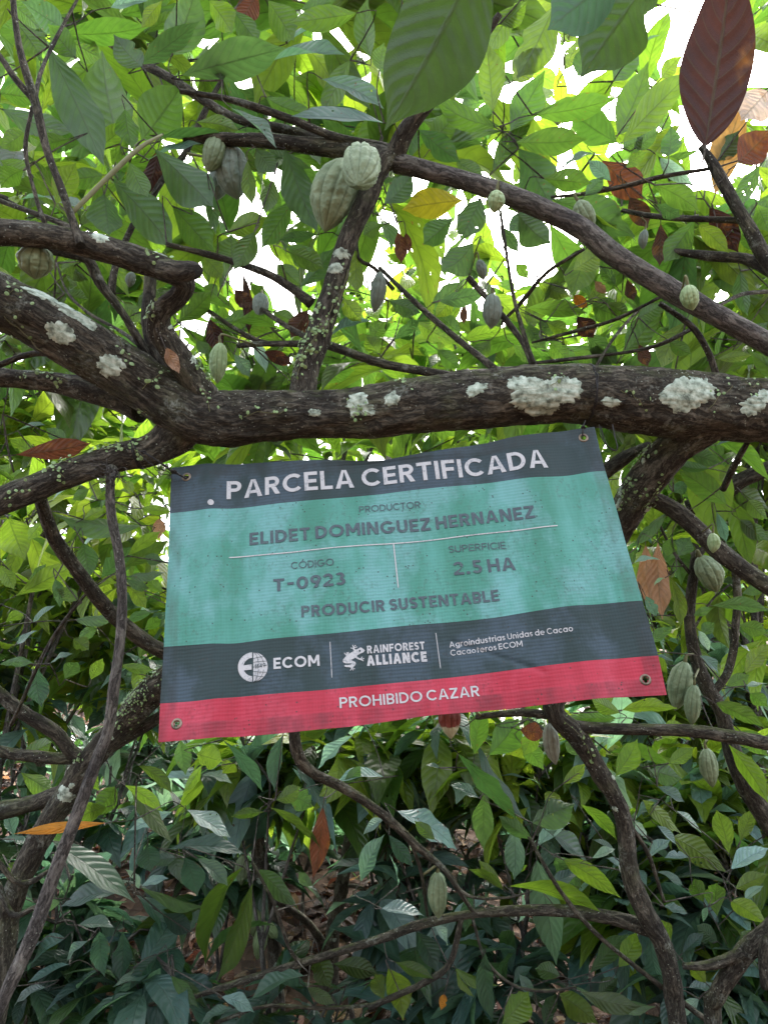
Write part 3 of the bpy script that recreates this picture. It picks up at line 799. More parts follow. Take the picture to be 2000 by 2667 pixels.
# ---------------------------------------------------------------- lichen on the bark
def lichen(tb, parent, t, x, y, w, h, lift=0.0012):
    px, py = tp(t, x, y)
    s0, th0 = tb.find(px, py)
    c, _ = tb.surf(np.array([s0]), np.array([th0]))
    d = proj(c[0])[2]
    r = float(np.interp(s0, tb.S, tb.R))
    a = w / 2 * TILE[t][2] / F_PX * d; b = h / 2 * TILE[t][2] / F_PX * d
    nr, na = 16, 72
    rr, aa = np.meshgrid(np.linspace(0, 1, nr + 1), np.linspace(0, 2 * math.pi, na, endpoint=False), indexing='ij')
    sd = random.uniform(0, 50)
    out = 1 + 0.36 * fbm(np.stack([np.cos(aa) * 1.6 + sd, np.sin(aa) * 1.6, 0 * aa], -1), 2) + 0.20 * vnoise(np.stack([np.cos(aa) * 5, np.sin(aa) * 5 + sd, 0 * aa], -1)) + 0.10 * vnoise(np.stack([np.cos(aa) * 13, np.sin(aa) * 13 + sd, 0 * aa], -1))
    ds, dt = rr * out * np.cos(aa) * a, rr * out * np.sin(aa) * b
    bump = lift * (0.6 + 0.35 * np.abs(fbm(np.stack([ds * 130 + sd, dt * 130, 0 * ds], -1), 3))) * np.clip((1 - rr) * 3, 0, 1) ** 0.8
    V, _ = tb.surf((s0 + ds).ravel(), (th0 + dt / r).ravel(), (bump - 0.0012 * rr ** 4 - 0.003 * (rr > .98)).ravel(), 0.45)
    i = np.arange(nr)[:, None] * na + np.arange(na)[None, :]
    j = np.arange(nr)[:, None] * na + (np.arange(na)[None, :] + 1) % na
    mesh_obj('lichen_patch', V, np.stack([i, i + na, j + na, j], -1).reshape(-1, 4), M['lichen'], parent)

for t, x, y, w, h in [('D', 610, 855, 170, 180), ('D', 690, 880, 190, 200), ('D', 780, 850, 160, 150), ('D', 600, 905, 110, 100), ('D', 1320, 880, 230, 150), ('D', 1380, 845, 130, 110), ('D', 1230, 890, 90, 80), ('D', 1590, 920, 100, 105), ('D', 1640, 890, 60, 80),
                      ('D', 410, 850, 100, 60), ('D', 375, 860, 45, 40), ('D', 985, 905, 85, 50), ('D', 40, 890, 70, 70), ('C', 1355, 955, 62, 42), ('C', 1545, 910, 110, 110), ('C', 1580, 935, 70, 60),
                      ('C', 260, 605, 118, 105), ('C', 465, 755, 118, 110), ('C', 530, 740, 34, 30), ('C', 200, 460, 150, 90), ('C', 300, 510, 160, 90), ('C', 370, 560, 90, 60), ('C', 140, 425, 90, 40), ('D', 740, 810, 50, 30)]:
    lichen(TB['limb'], limb_o, t, x, y, w, h)
for t, x, y, w, h in [('C', 425, 195, 80, 55), ('C', 690, 255, 60, 34), ('C', 755, 568, 48, 75), ('C', 845, 720, 40, 80)]:
    lichen(TB['knee'], knee_o, t, x, y, w, h)
for t, x, y, w, h in [('C', 1445, 335, 55, 95), ('A', 1475, 1090, 50, 100)]:
    lichen(TB['upright'], upright_o, t, x, y, w, h, 0.002)
for t, x, y, w, h in [('F', 330, 490, 70, 90), ('F', 310, 580, 100, 50), ('F', 520, 620, 60, 90), ('H', 995, 418, 30, 28), ('H', 910, 715, 28, 22), ('H', 985, 290, 24, 22), ('F', 480, 270, 40, 60)]:
    lichen(TB['trunk'], trunk_o, t, x, y, w, h, 0.003)
for t, x, y, w, h in [('G', 275, 380, 75, 95), ('G', 335, 190, 70, 60), ('G', 470, 110, 30, 50), ('G', 315, 320, 28, 24)]:
    lichen(TB['moss'], moss_o, t, x, y, w, h)
for t, x, y, w, h in [('G', 1140, 760, 44, 70), ('G', 1180, 960, 36, 40), ('G', 1195, 1100, 40, 30), ('G', 1200, 1220, 44, 60)]:
    lichen(TB['spot'], spot_o, t, x, y, w, h)
for t, x, y, w, h in [('G', 1470, 930, 26, 40), ('G', 1440, 1000, 22, 34), ('G', 1490, 710, 20, 22), ('G', 1410, 1340, 60, 40), ('G', 1425, 1180, 30, 24)]:
    lichen(TB['spot2'], spot2_o, t, x, y, w, h)

# ---------------------------------------------------------------- creeping vines with coin-shaped leaves
def coin_vine(label, spots):
    """spots: (tube, x0, y0, x1, y1, tile, how many leaves, scatter)"""
    g = Geo()
    base = None
    for tb, t, x0, y0, x1, y1, n, sc in spots:
        (s0, t0), (s1, t1) = tb.find(*tp(t, x0, y0)), tb.find(*tp(t, x1, y1))
        if t1 - t0 > math.pi: t1 -= 2 * math.pi
        if t0 - t1 > math.pi: t1 += 2 * math.pi
        k = np.linspace(0, 1, max(6, int(abs(s1 - s0) / 0.012)))
        wob = np.cumsum(RNG.normal(0, 0.10, len(k))); wob -= k * wob[-1]
        V, d = tb.surf(s0 + (s1 - s0) * k, t0 + (t1 - t0) * k + wob, 0.0025)
        if base is None: base = V[0]
        simple_tube(g, np.column_stack([V, np.full(len(V), 0.0007)]), 5, 0.012, 1)
        for q in range(n):
            f = random.random()
            r = float(np.interp(s0 + (s1 - s0) * f, tb.S, tb.R))
            ss = s0 + (s1 - s0) * f + random.gauss(0, sc * 0.5); th = t0 + (t1 - t0) * f + np.interp(f, k, wob) + random.gauss(0, sc * 0.55) / r
            c, nn = tb.surf(np.array([ss]), np.array([th]), random.uniform(0.003, 0.008))
            c, nn = c[0], nrm(nn[0] + RNG.normal(0, 0.35, 3))
            a = nrm(np.cross(nn, [0.2, 0.3, 0.9])); b = np.cross(nn, a)
            rad = random.uniform(0.0020, 0.0046); el = random.uniform(0.8, 1.25)
            an = np.linspace(0, 2 * math.pi, 10, endpoint=False)
            ring = c + rad * (a * np.cos(an)[:, None] * el + b * np.sin(an)[:, None])
            VV = np.vstack([ring, c + nn * rad * 0.35])
            g.add(VV, np.array([[j, (j + 1) % 10, 10] for j in range(10)]), None, (0.2, 0.3, 0.12), 0.5, 0)
    o = thing('creeping_vine', label, 'vine', base, 'creeping vines with coin-shaped leaves')
    g.build('vine_growth', [M['vine'], M['greentwig']], o)

L_, U_, K_ = TB['limb'], TB['upright'], TB['knee']
for lab, spots in [
    ('vine of round coin leaves climbing the upright branch below the large double pod', [(U_, 'C', 1290, 800, 1400, 560, 60, .05), (U_, 'C', 1330, 700, 1440, 470, 40, .04), (U_, 'C', 1400, 620, 1500, 330, 26, .03), (U_, 'C', 1290, 780, 1320, 660, 24, .03)]),
    ('few coin leaves at the edge of the photo on the thick limb', [(L_, 'C', 20, 540, 190, 680, 5, .02)]),
    ('coin leaves on top of the thick limb where it enters the photo', [(L_, 'C', 20, 430, 90, 440, 9, .02)]),
    ('row of coin leaves beside the two round lichen blotches', [(L_, 'C', 470, 590, 560, 720, 12, .012)]),
    ('coin leaves below the dry leaf caught in the fork', [(L_, 'C', 620, 850, 720, 780, 12, .02)]),
    ('string of coin leaves running down from the fork of the thick limb', [(L_, 'C', 880, 840, 910, 960, 12, .02)]),
    ('pair of coin leaves under the thick limb left of the fork', [(L_, 'C', 600, 930, 630, 940, 5, .01)]),
    ('short creeper of coin leaves on the thick limb above the word PARCELA', [(L_, 'C', 1050, 960, 1230, 935, 8, .012)]),
    ('coin leaves growing on the ragged lichen left of the big white blotch', [(L_, 'C', 1520, 900, 1600, 960, 16, .02)]),
    ('coin leaves on the limb top just below the upright branch base', [(L_, 'D', 30, 820, 110, 840, 9, .015)]),
    ('coin leaves between the two big white lichen blotches', [(L_, 'D', 1020, 850, 1120, 930, 5, .02)]),
    ('coin leaves sprouting on the big white lichen blotch', [(L_, 'D', 720, 830, 770, 810, 8, .015)]),
    ('coin leaves right of the second white lichen blotch', [(L_, 'D', 1400, 920, 1500, 840, 7, .02)]),
    ('coin leaves above the last lichen blotch at the photo edge', [(L_, 'D', 1560, 820, 1640, 850, 8, .03)]),
    ('vine of round coin leaves trailing along the lower limb above the dead stick', [(TB['low'], 'E', 660, 190, 790, 140, 16, .012), (TB['low'], 'E', 740, 200, 900, 190, 14, .012), (TB['low'], 'E', 940, 110, 990, 260, 16, .01), (TB['low'], 'E', 1020, 130, 1060, 120, 6, .01)]),
    ('vine of round coin leaves on the lower limb beside the fallen rust leaf', [(TB['low'], 'E', 340, 300, 480, 400, 22, .015), (TB['low'], 'E', 380, 250, 560, 290, 10, .01)]),
    ('coin leaves at the far end of the lower limb', [(TB['low'], 'E', 30, 560, 200, 480, 8, .02)]),
    ('coin leaves on the thin limb running in under the thick left limb', [(TB['second'], 'C', 150, 780, 300, 820, 18, .015), (TB['second'], 'C', 100, 820, 120, 790, 5, .01)]),
    ('coin leaves on the outer bend of the knee-shaped limb', [(K_, 'C', 640, 280, 730, 270, 14, .015)]),
    ('coin leaves hanging down the inner side of the knee-shaped limb', [(K_, 'C', 640, 440, 660, 560, 18, .015)]),
    ('coin leaves at the foot of the knee-shaped limb', [(K_, 'C', 830, 690, 900, 800, 26, .02)]),
    ('vine of round coin leaves on the dark trunk right of the banner', [(TB['trunk'], 'F', 420, 330, 560, 90, 40, .03), (TB['trunk'], 'F', 300, 600, 400, 400, 26, .025), (TB['trunk'], 'F', 480, 640, 620, 430, 22, .03)]),
    ('few coin leaves on the trunk just under the banner hem', [(TB['trunk'], 'H', 780, 40, 900, 220, 12, .015)]),
    ('dense vine of small coin leaves on the mossy leaning trunk beside the banner corner', [(TB['moss'], 'E', 900, 1960, 1140, 1800, 120, .05)]),
    ('coin leaves scattered lower down the mossy leaning trunk behind the dead stick', [(TB['moss'], 'E', 840, 2150, 1020, 2000, 60, .05)]),
    ('coin leaves round the white lichen at the crossing of the mossy trunk', [(TB['moss'], 'G', 300, 170, 350, 200, 24, .02)])]:
    coin_vine(lab, spots)

# ---------------------------------------------------------------- the banner
BW, BH = 0.90, 0.5666                                   # metres
DM = 0.90 / 0.6213
TL, TR, BR, BL = [P(x, y, k * DM) for (x, y), k in zip([(447, 1222), (1547, 1112), (1728, 1808), (412, 1935)], (1.092, 1.086, 0.908, 0.914))]
EX, EY = (TR - TL + BR - BL) / 2, (BL - TL + BR - TR) / 2
O_ = (TL + TR + BR + BL) / 4 - EX / 2 - EY / 2
EN = nrm(np.cross(EX, -EY)); EN = EN if EN @ (CAM - O_) > 0 else -EN

def ab(px, py):
    """Photo pixel -> (a, b) on the banner plane, both 0..1."""
    r = P(px, py, 1.0) - CAM
    k = ((O_ - CAM) @ EN) / (r @ EN)
    q = CAM + r * k - O_
    return np.array([q @ EX / (EX @ EX), q @ EY / (EY @ EY)])

def relief(a, b):
    a, b = np.asarray(a, float), np.asarray(b, float)
    z = 0.006 * np.sin(2 * math.pi * (a * 1.15 + 0.05)) * (0.4 + 0.6 * b)
    z = z + 0.004 * np.exp(-((a - 0.09 - 0.03 * b) / 0.03) ** 2) - 0.0035 * np.exp(-((a - 0.16) / 0.05) ** 2)
    z = z + 0.005 * np.exp(-((a - 0.80 - 0.10 * b) / 0.05) ** 2) * (1 - 0.5 * b) - 0.004 * np.exp(-((a - 0.92) / 0.04) ** 2)
    z = z + 0.0035 * np.exp(-((b - 0.045 - 0.05 * (a - .55)) / 0.018) ** 2) * np.exp(-((a - 0.5) / 0.2) ** 2)
    z = z + 0.0022 * np.sin(a * 23 + 4 * b) * np.sin(b * 9 + 1) + 0.0018 * fbm(np.stack([a * 9, b * 6, 0 * a], -1), 3)
    cr = (b - 0.82) - 0.75 * (a - 0.68)
    z = z - 0.0018 * np.exp(-(cr / 0.008) ** 2) * ((a > 0.60) & (a < 0.78))
    return z * 1.35

def S(a, b, lift=0.0):
    a, b = np.asarray(a, float), np.asarray(b, float)
    return O_ + a[..., None] * EX + b[..., None] * EY + (relief(a, b) + lift)[..., None] * EN

EDGES = [  # where the top, the colour seams and the bottom run
    [(447,1218),(545,1212),(640,1205),(762,1202),(870,1199.6),(1000,1196),(1095,1179),(1239,1153),(1360,1133),(1480,1116),(1547,1108)],
    [(443,1339.6),(545,1329),(653,1318.6),(762,1308),(1000,1282),(1143,1264.6),(1287,1251.5),(1432,1239.5),(1529,1225),(1574,1223)],
    [(425.6,1686.7),(510,1680),(597,1678),(727,1663),(901,1643),(1100,1621.5),(1299,1602),(1458,1578),(1577,1566),(1666,1564)],
    [(414.7,1834),(510,1828),(640,1815),(814,1799.6),(1100,1767),(1299,1744),(1458,1724),(1577,1713),(1706,1706)],
    [(411,1936),(553.6,1924),(727,1912),(901,1893),(1100,1861),(1299,1843),(1458,1826),(1577,1814.6),(1729,1806.6)]]
banner = thing('banner', 'teal, dark grey and red vinyl banner reading PARCELA CERTIFICADA hung from the mossy limb', 'banner', S(0.5, 1.0))
na = 160
rowsE = []
tt = np.linspace(0, 1, na + 1)
for e in EDGES:
    q = np.array([ab(*p) for p in e])
    k = np.linspace(0, 1, len(q))
    lin = np.interp(tt, (q[:, 0] - q[0, 0]) / (q[-1, 0] - q[0, 0]), q[:, 1])
    ker = np.hanning(15); ker /= ker.sum()
    lin2 = np.convolve(np.pad(lin, 7, mode='reflect', reflect_type='odd'), ker, 'valid')
    rowsE.append(np.stack([q[0, 0] + (q[-1, 0] - q[0, 0]) * tt, lin2], -1))
EY_H = np.linalg.norm(EY); EX_W = np.linalg.norm(EX)
HOLES = [ab(487, 1244.5), ab(1518, 1136), ab(459, 1887.6), ab(1674, 1767.6)]
HR = 0.0062
A_, B_, MI, F_ = [], [], [], []
cnt = 0
for bi, nb in enumerate((22, 60, 26, 18)):
    k = np.linspace(0, 1, nb + 1)[:, None, None]
    G = rowsE[bi][None] * (1 - k) + rowsE[bi + 1][None] * k
    A_.append(G[..., 0].ravel()); B_.append(G[..., 1].ravel())
    i = cnt + np.arange(nb)[:, None] * (na + 1) + np.arange(na)[None, :]
    F_.append(np.stack([i, i + na + 1, i + na + 2, i + 1], -1).reshape(-1, 4))
    MI.append(np.full(nb * na, (0, 1, 0, 2)[bi])); cnt += (nb + 1) * (na + 1)
A_, B_, F_, MI = np.concatenate(A_), np.concatenate(B_), np.concatenate(F_), np.concatenate(MI)
fa, fb = A_[F_].mean(1), B_[F_].mean(1)
keep = np.ones(len(F_), bool)
for h in HOLES:
    keep &= np.hypot((fa - h[0]) * EX_W, (fb - h[1]) * EY_H) > HR
F_, MI = F_[keep], MI[keep]
left, right_, top_, bot = (np.interp(B_, [0, 1], [rowsE[0][0, 0], rowsE[4][0, 0]]), np.interp(B_, [0, 1], [rowsE[0][-1, 0], rowsE[4][-1, 0]]), np.interp(A_, rowsE[0][:, 0], rowsE[0][:, 1]), np.interp(A_, rowsE[4][:, 0], rowsE[4][:, 1]))
edge_d = np.minimum.reduce([(A_ - left) * EX_W, (right_ - A_) * EX_W, (B_ - top_) * EY_H, (bot - B_) * EY_H])
hem = np.clip((0.030 - edge_d) / 0.003, 0, 1)
hemz = 0.0005 * np.clip((0.030 - edge_d) / 0.002, 0, 1)
V = S(A_, B_, hemz)
nV = len(V)
V2 = np.vstack([V, V - EN * 0.0009])
sheet = mesh_obj('cloth_sheet', V2, np.vstack([F_, F_[:, ::-1] + nV]), [M['tarp_dark'], M['tarp_teal'], M['tarp_red']], banner,
                 np.tile(np.stack([A_ * EX_W, -B_ * EY_H], -1), (2, 1)), np.tile(MI, 2), True, {'hem': np.tile(hem, 2)})

for h, lab in zip(HOLES, ('eyelet with the black cord', None, None, None)):       # eyelets: flat brass rings
    nr_, nq = 28, 8
    a1, a2 = np.meshgrid(np.linspace(0, 2 * math.pi, nr_, endpoint=False), np.linspace(0, 2 * math.pi, nq, endpoint=False), indexing='ij')
    rad = 0.0078 + 0.0026 * np.cos(a2)
    V = S(h[0] + rad * np.cos(a1) / EX_W, h[1] + rad * np.sin(a1) / EY_H) + EN * (0.0002 + 0.0016 * np.sin(a2))[..., None]
    i = np.arange(nr_)[:, None] * nq + np.arange(nq)[None, :]; j = ((np.arange(nr_)[:, None] + 1) % nr_) * nq
    F = np.stack([i, j + np.arange(nq)[None, :], j + (np.arange(nq)[None, :] + 1) % nq, np.arange(nr_)[:, None] * nq + (np.arange(nq)[None, :] + 1) % nq], -1).reshape(-1, 4)
    mesh_obj('eyelet', V.reshape(-1, 3), F, M['eyelet'], banner)

# a plain geometric sans drawn in strokes: every glyph is a list of polygons, cap height 1
def rect(x0, y0, x1, y1): return [(x0, y0), (x1, y0), (x1, y1), (x0, y1)]
def band(cx, cy, rx, ry, a0, a1, w):
    n = max(6, int(abs(a1 - a0) / 9))
    t = np.radians(np.linspace(a0, a1, n + 1))
    o = np.stack([cx + rx * np.cos(t), cy + ry * np.sin(t)], -1); q = np.stack([cx + (rx - w) * np.cos(t), cy + (ry - w) * np.sin(t)], -1)
    return [[tuple(o[i]), tuple(o[i + 1]), tuple(q[i + 1]), tuple(q[i])] for i in range(n)]
def glyph(c, w):
    """(polygons, width)"""
    R, B = rect, band
    def ess(W, h, y=0.0):
        ry = (h + w) / 4
        return B(W / 2, y + h - ry, W / 2, ry, 22, 270, w) + B(W / 2, y + ry, W / 2, ry, 90, -158, w)
    if c == ' ': return [], 0.10
    if c == 'I': return [R(0, 0, w, 1)], w
    if c == 'L': return [R(0, 0, w, 1), R(w, 0, .54, w)], .54
    if c in 'EF':
        g = [R(0, 0, w, 1), R(w, 1 - w, .6, 1), R(w, .5 - w / 2, .55, .5 + w / 2)]
        return (g + [R(w, 0, .6, w)] if c == 'E' else g), .6
    if c == 'T': return [R(0, 1 - w, .68, 1), R(.34 - w / 2, 0, .34 + w / 2, 1 - w)], .68
    if c == 'H': return [R(0, 0, w, 1), R(.74 - w, 0, .74, 1), R(w, .5 - w / 2, .74 - w, .5 + w / 2)], .74
    if c in 'PR':
        r = .3; cx = .66 - r
        g = [R(0, 0, w, 1), R(w, 1 - w, cx, 1), R(w, 1 - 2 * r, cx, 1 - 2 * r + w)] + B(cx, 1 - r, r, r, -90, 90, w)
        return (g + [[(cx - .08, 1 - 2 * r), (cx - .08 + w * 1.2, 1 - 2 * r), (.69, 0), (.69 - w * 1.2, 0)]] if c == 'R' else g), (.69 if c == 'R' else .66)
    if c == 'B':
        r2, r1 = .28, .22 + w / 2
        return [R(0, 0, w, 1), R(w, 1 - w, .34, 1), R(w, 2 * r2 - w, .36, 2 * r2), R(w, 0, .36, w)] + B(.34, 1 - r1, r1, r1, -90, 90, w) + B(.36, r2, r2, r2, -90, 90, w), .64
    if c == 'D': return [R(0, 0, w, 1), R(w, 1 - w, .30, 1), R(w, 0, .30, w)] + B(.30, .5, .48, .5, -90, 90, w), .78
    if c == 'C': return B(.48, .5, .48, .5, 42, 318, w), .86
    if c == 'G': return B(.49, .5, .49, .5, 42, 358, w) + [R(.5, .5 - w * .85, .97, .5)], .97
    if c in 'OÓ': return B(.5, .5, .5, .5, 0, 360, w) + ([[(.42, 1.08), (.54, 1.08), (.68, 1.30), (.53, 1.30)]] if c == 'Ó' else []), 1.0
    if c == 'U': return [R(0, .36, w, 1), R(.72 - w, .36, .72, 1)] + B(.36, .36, .36, .36, 180, 360, w), .72
    if c == 'S': return ess(.6, 1), .6
    if c == 'A': return [[(0, 0), (w * 1.12, 0), (.42 + w * .12, 1), (.42 - w * .56, 1)], [(.84, 0), (.84 - w * 1.12, 0), (.42 - w * .12, 1), (.42 + w * .56, 1)], R(.19, .22, .65, .22 + w * .9)], .84
    if c == 'M': return [R(0, 0, w, 1), R(.94 - w, 0, .94, 1), [(0, 1), (w * 1.15, 1), (.47 + w * .5, .26), (.47 - w * .5, .26)], [(.94, 1), (.94 - w * 1.15, 1), (.47 - w * .5, .26), (.47 + w * .5, .26)]], .94
    if c == 'N': return [R(0, 0, w, 1), R(.76 - w, 0, .76, 1), [(0, 1), (w * 1.15, 1), (.76, 0), (.76 - w * 1.15, 0)]], .76
    if c == 'Z': return [R(0, 0, .66, w), R(0, 1 - w, .66, 1), [(0, w * .95), (w * 1.3, w * .95), (.66, 1 - w * .95), (.66 - w * 1.3, 1 - w * .95)]], .66
    if c == '–': return [R(.06, .42, .46, .42 + w)], .5
    if c == '.': return [R(0.02, 0, 0.02 + w * 1.1, w * 1.1)], w * 1.2 + .04
    if c == '0': return B(.36, .5, .36, .5, 0, 360, w), .72
    if c == '9': return B(.33, .67, .33, .33, 0, 360, w) + [[(.66, .62), (.66 - w * 1.1, .56), (.18, 0), (.18 + w * 1.25, 0)]], .66
    if c == '2': return B(.31, .69, .31, .31, 165, -28, w) + [R(0, 0, .64, w), [(0, w * .95), (w * 1.4, w * .95), (.6, .6), (.6 - w * .8, .48)]], .64
    if c == '3': return B(.28, .74, .28, .26, 150, -90, w) + B(.29, .29, .31, .29, 90, -152, w), .6
    if c == '5': return [R(.07, 1 - w, .56, 1), R(.07, .5, .07 + w * .95, 1 - w)] + B(.28, .32, .32, .32, 128, -152, w), .6
    if c == '1': return [R(.18, 0, .18 + w, 1), [(0, .8), (.03, .68), (.2, .82), (.2, 1)]], .18 + w
    if c == '8': return B(.29, .75, .25, .25, 0, 360, w) + B(.29, .28, .29, .28, 0, 360, w), .58
    if c == '4': return [R(0, .2, .66, .2 + w), R(.42, 0, .42 + w, 1), [(0, .2 + w), (w * 1.2, .2 + w), (.42 + w, 1), (.42 - w * .2, 1)]], .66
    x = .73
    if c in 'agdoec':
        ring = B(.35, x / 2, .35, x / 2, 0, 360, w)
        if c == 'o': return ring, .7
        if c == 'a': return ring + [R(.7 - w, 0, .7, x)], .7
        if c == 'd': return ring + [R(.7 - w, 0, .7, 1.04)], .7
        if c == 'g': return ring + [R(.7 - w, 0, .7, x)] + B(.35, 0, .35, .28, 205, 360, w), .7
        if c == 'e': return B(.35, x / 2, .35, x / 2, 0, 318, w) + [R(w, x / 2 - w * .4, .68, x / 2 + w * .5)], .7
        return B(.35, x / 2, .35, x / 2, 45, 315, w), .62
    if c == 'n': return [R(0, 0, w, x), R(.58 - w, 0, .58, x - .29)] + B(.29, x - .29, .29, .29, 0, 180, w), .58
    if c == 'u': return [R(0, .29, w, x), R(.58 - w, 0, .58, x)] + B(.29, .29, .29, .29, 180, 360, w), .58
    if c == 'r': return [R(0, 0, w, x)] + B(.3, x - .3, .3, .3, 70, 180, w), .36
    if c == 'i': return [R(0, 0, w, x), R(-.01, x + .12, w + .01, x + .14 + w)], w
    if c == 's': return ess(.46, x), .46
    if c == 't': return [R(.12, 0, .12 + w, .95), R(0, x - w, .4, x)], .4
    return [], .4

def glyphs(text, weight, gap):
    V, T, Z, x, n, k = [], [], [], 0.0, 0, 0
    for c in text:
        polys, adv = glyph(c, weight)
        for p in polys:
            m = len(p); k += 1
            V += [(x + q[0], q[1]) for q in p]
            T += [(n, n + i, n + i + 1) for i in range(1, m - 1)]
            Z += [(k % 7) * 1.2e-5] * m
            n += m
        x += adv + gap
    return np.array(V), np.array(T), np.array(Z)

INK = 0.0012
def finer(XY, T):
    """Split every triangle in four (columns of XY: a, b, lift)."""
    e = np.sort(np.vstack([T[:, [0, 1]], T[:, [1, 2]], T[:, [2, 0]]]), 1)
    u, inv = np.unique(e, axis=0, return_inverse=True)
    inv = inv.reshape(3, -1) + len(XY)
    XY = np.vstack([XY, (XY[u[:, 0]] + XY[u[:, 1]]) / 2])
    a, b, c = inv
    return XY, np.vstack([np.stack([T[:, 0], a, c], -1), np.stack([a, T[:, 1], b], -1), np.stack([c, b, T[:, 2]], -1), np.stack([a, b, c], -1)])

def on_banner(name, XY, T, mat, label=None, lift=INK):
    XY = np.asarray(XY, float)
    if XY.shape[1] == 2:
        XY = np.column_stack([XY, np.zeros(len(XY))])
    for _ in range(2):
        XY, T = finer(XY, T)
    V = S(XY[:, 0], XY[:, 1], lift + XY[:, 2])
    c = V[T]; nn = np.cross(c[:, 1] - c[:, 0], c[:, 2] - c[:, 0]) @ EN
    T = np.where((nn < 0)[:, None], T[:, ::-1], T)
    o = mesh_obj(name, V, T, mat, banner, None, None, False)
    if label: o['label'] = label
    return o

def write(text, p0, p1, cap, ink, weight=0.16, label=None, gap=0.13):
    V, T, Z = glyphs(text, weight, gap)
    x0, x1 = V[:, 0].min(), V[:, 0].max()
    q0, q1 = ab(*p0), ab(*p1)
    up = ab((p0[0] + p1[0]) / 2, (p0[1] + p1[1]) / 2 - cap) - ab((p0[0] + p1[0]) / 2, (p0[1] + p1[1]) / 2)
    u = ((V[:, 0] - x0) / (x1 - x0))[:, None]; v = V[:, 1:2]
    on_banner('lettering', np.column_stack([q0 + (q1 - q0) * u + np.array([0.0, up[1]]) * v, Z]), T, M[ink], label)

def strip(name, p0, p1, wpx, ink, label=None, n=24):
    q = np.linspace(ab(*p0), ab(*p1), n + 1)
    d = (q[-1] - q[0]) * [EX_W, EY_H]; nn = np.array([-d[1], d[0]]) / np.linalg.norm(d)
    h = nn * wpx / 2 / F_PX * 1.45 / [EX_W, EY_H]
    XY = np.vstack([q + h, q - h]); i = np.arange(n)
    T = np.concatenate([np.stack([i, i + 1, i + n + 2], -1), np.stack([i, i + n + 2, i + n + 1], -1)])
    on_banner(name, XY, T, M[ink], label)

write('PARCELA CERTIFICADA', (590, 1300), (1426, 1216), 47, 'ink_white', 0.185, 'large white heading PARCELA CERTIFICADA')
write('PRODUCTOR', (935, 1333), (1094, 1317.5), 17, 'ink_dark', 0.12)
write('ELIDET DOMINGUEZ HERNANEZ', (649.5, 1421), (1392, 1347), 32.5, 'ink_dark', 0.20, 'dark name line on the teal field')
write('CÓDIGO', (757, 1482), (868.5, 1472), 18, 'ink_dark', 0.12)
write('SUPERFICIE', (1168, 1435), (1316, 1424), 18, 'ink_dark', 0.12)
write('T–0923', (711, 1542), (898.5, 1522), 33, 'ink_dark', 0.20)
write('2.5 HA', (1181, 1493.5), (1342, 1479), 34, 'ink_dark', 0.19)
write('PRODUCIR SUSTENTABLE', (784, 1608.6), (1299, 1560), 30, 'ink_dark', 0.20)
write('ECOM', (712, 1745.6), (830, 1733), 29, 'ink_white', 0.20)
write('RAINFOREST', (953.6, 1700.6), (1104, 1687), 20.5, 'ink_white', 0.21)
write('ALLIANCE', (952.6, 1733), (1109.5, 1718.5), 27, 'ink_white', 0.26)
write('Agroindustrias Unidas de Cacao', (1168, 1680.3), (1488.5, 1641), 15.5, 'ink_white', 0.15)
write('Cacaoteros ECOM', (1170.8, 1702), (1358, 1680), 15.5, 'ink_white', 0.15)
write('PROHIBIDO CAZAR', (882, 1844.5), (1246.5, 1807.5), 28, 'ink_white', 0.16, 'white warning line on the red band')
strip('rule_line', (597, 1454.6), (1449, 1367), 3.0, 'ink_white')
strip('rule_line', (1023, 1411.5), (1035, 1526.4), 3.0, 'ink_white')
strip('rule_line', (856.7, 1670), (861.4, 1764), 1.8, 'ink_white')
strip('rule_line', (1132, 1643.6), (1144, 1735), 1.8, 'ink_white')

def poly_fill(pts):
    """Ear-clipped polygon of banner coordinates."""
    from mathutils.geometry import tessellate_polygon
    T = tessellate_polygon([[Vector((p[0], p[1], 0)) for p in pts]])
    return np.array(pts), np.array(T)

def r3(x, y): return (580 + x * .36166, 1640 + y * .36166)
def emblem(name, polys, ink, label=None, lift=INK):
    Vs, Ts, n = [], [], 0
    for k, p in enumerate(polys):
        V, T = poly_fill([ab(*r3(*q)) for q in p])
        V = np.column_stack([V, np.full(len(V), k * 1.2e-5)])
        Vs.append(V); Ts.append(T + n); n += len(V)
    return on_banner(name, np.vstack(Vs), np.vstack(Ts), M[ink], label, lift)

def arc(cx, cy, r, a0, a1, n=24):
    return [(cx + r * math.cos(math.radians(a)), cy + r * math.sin(math.radians(a))) for a in np.linspace(a0, a1, n)]
def ribbon(pts, w):
    """Outline of a stroke along pts, w wide (w may taper: list)."""
    p = np.array(pts, float); w = np.broadcast_to(np.asarray(w, float), (len(p),))
    d = nrm(np.gradient(p, axis=0)); n = np.stack([-d[:, 1], d[:, 0]], -1) * w[:, None] / 2
    return [tuple(q) for q in np.vstack([p + n, (p - n)[::-1]])]
CX, CY, CR = 212, 275, 106
ring = arc(CX, CY, CR, 91, 269, 30) + arc(CX, CY, CR * .62, 269, 91, 30)
bar = [(CX - CR * .70, CY - 12), (CX - 5, CY - 19), (CX - 5, CY + 19), (CX - CR * .70, CY + 24)]
emblem('globe_emblem', [ring, bar, arc(CX + 5, CY, CR, -89, 89, 36)], 'ink_white', 'round white emblem of a letter E joined to half a globe')
emb = [ribbon([(CX + 5, CY + 2), (CX + 22, CY)], 4), ribbon([(CX + 92, CY - 9), (CX + 106, CY - 11)], 4)]
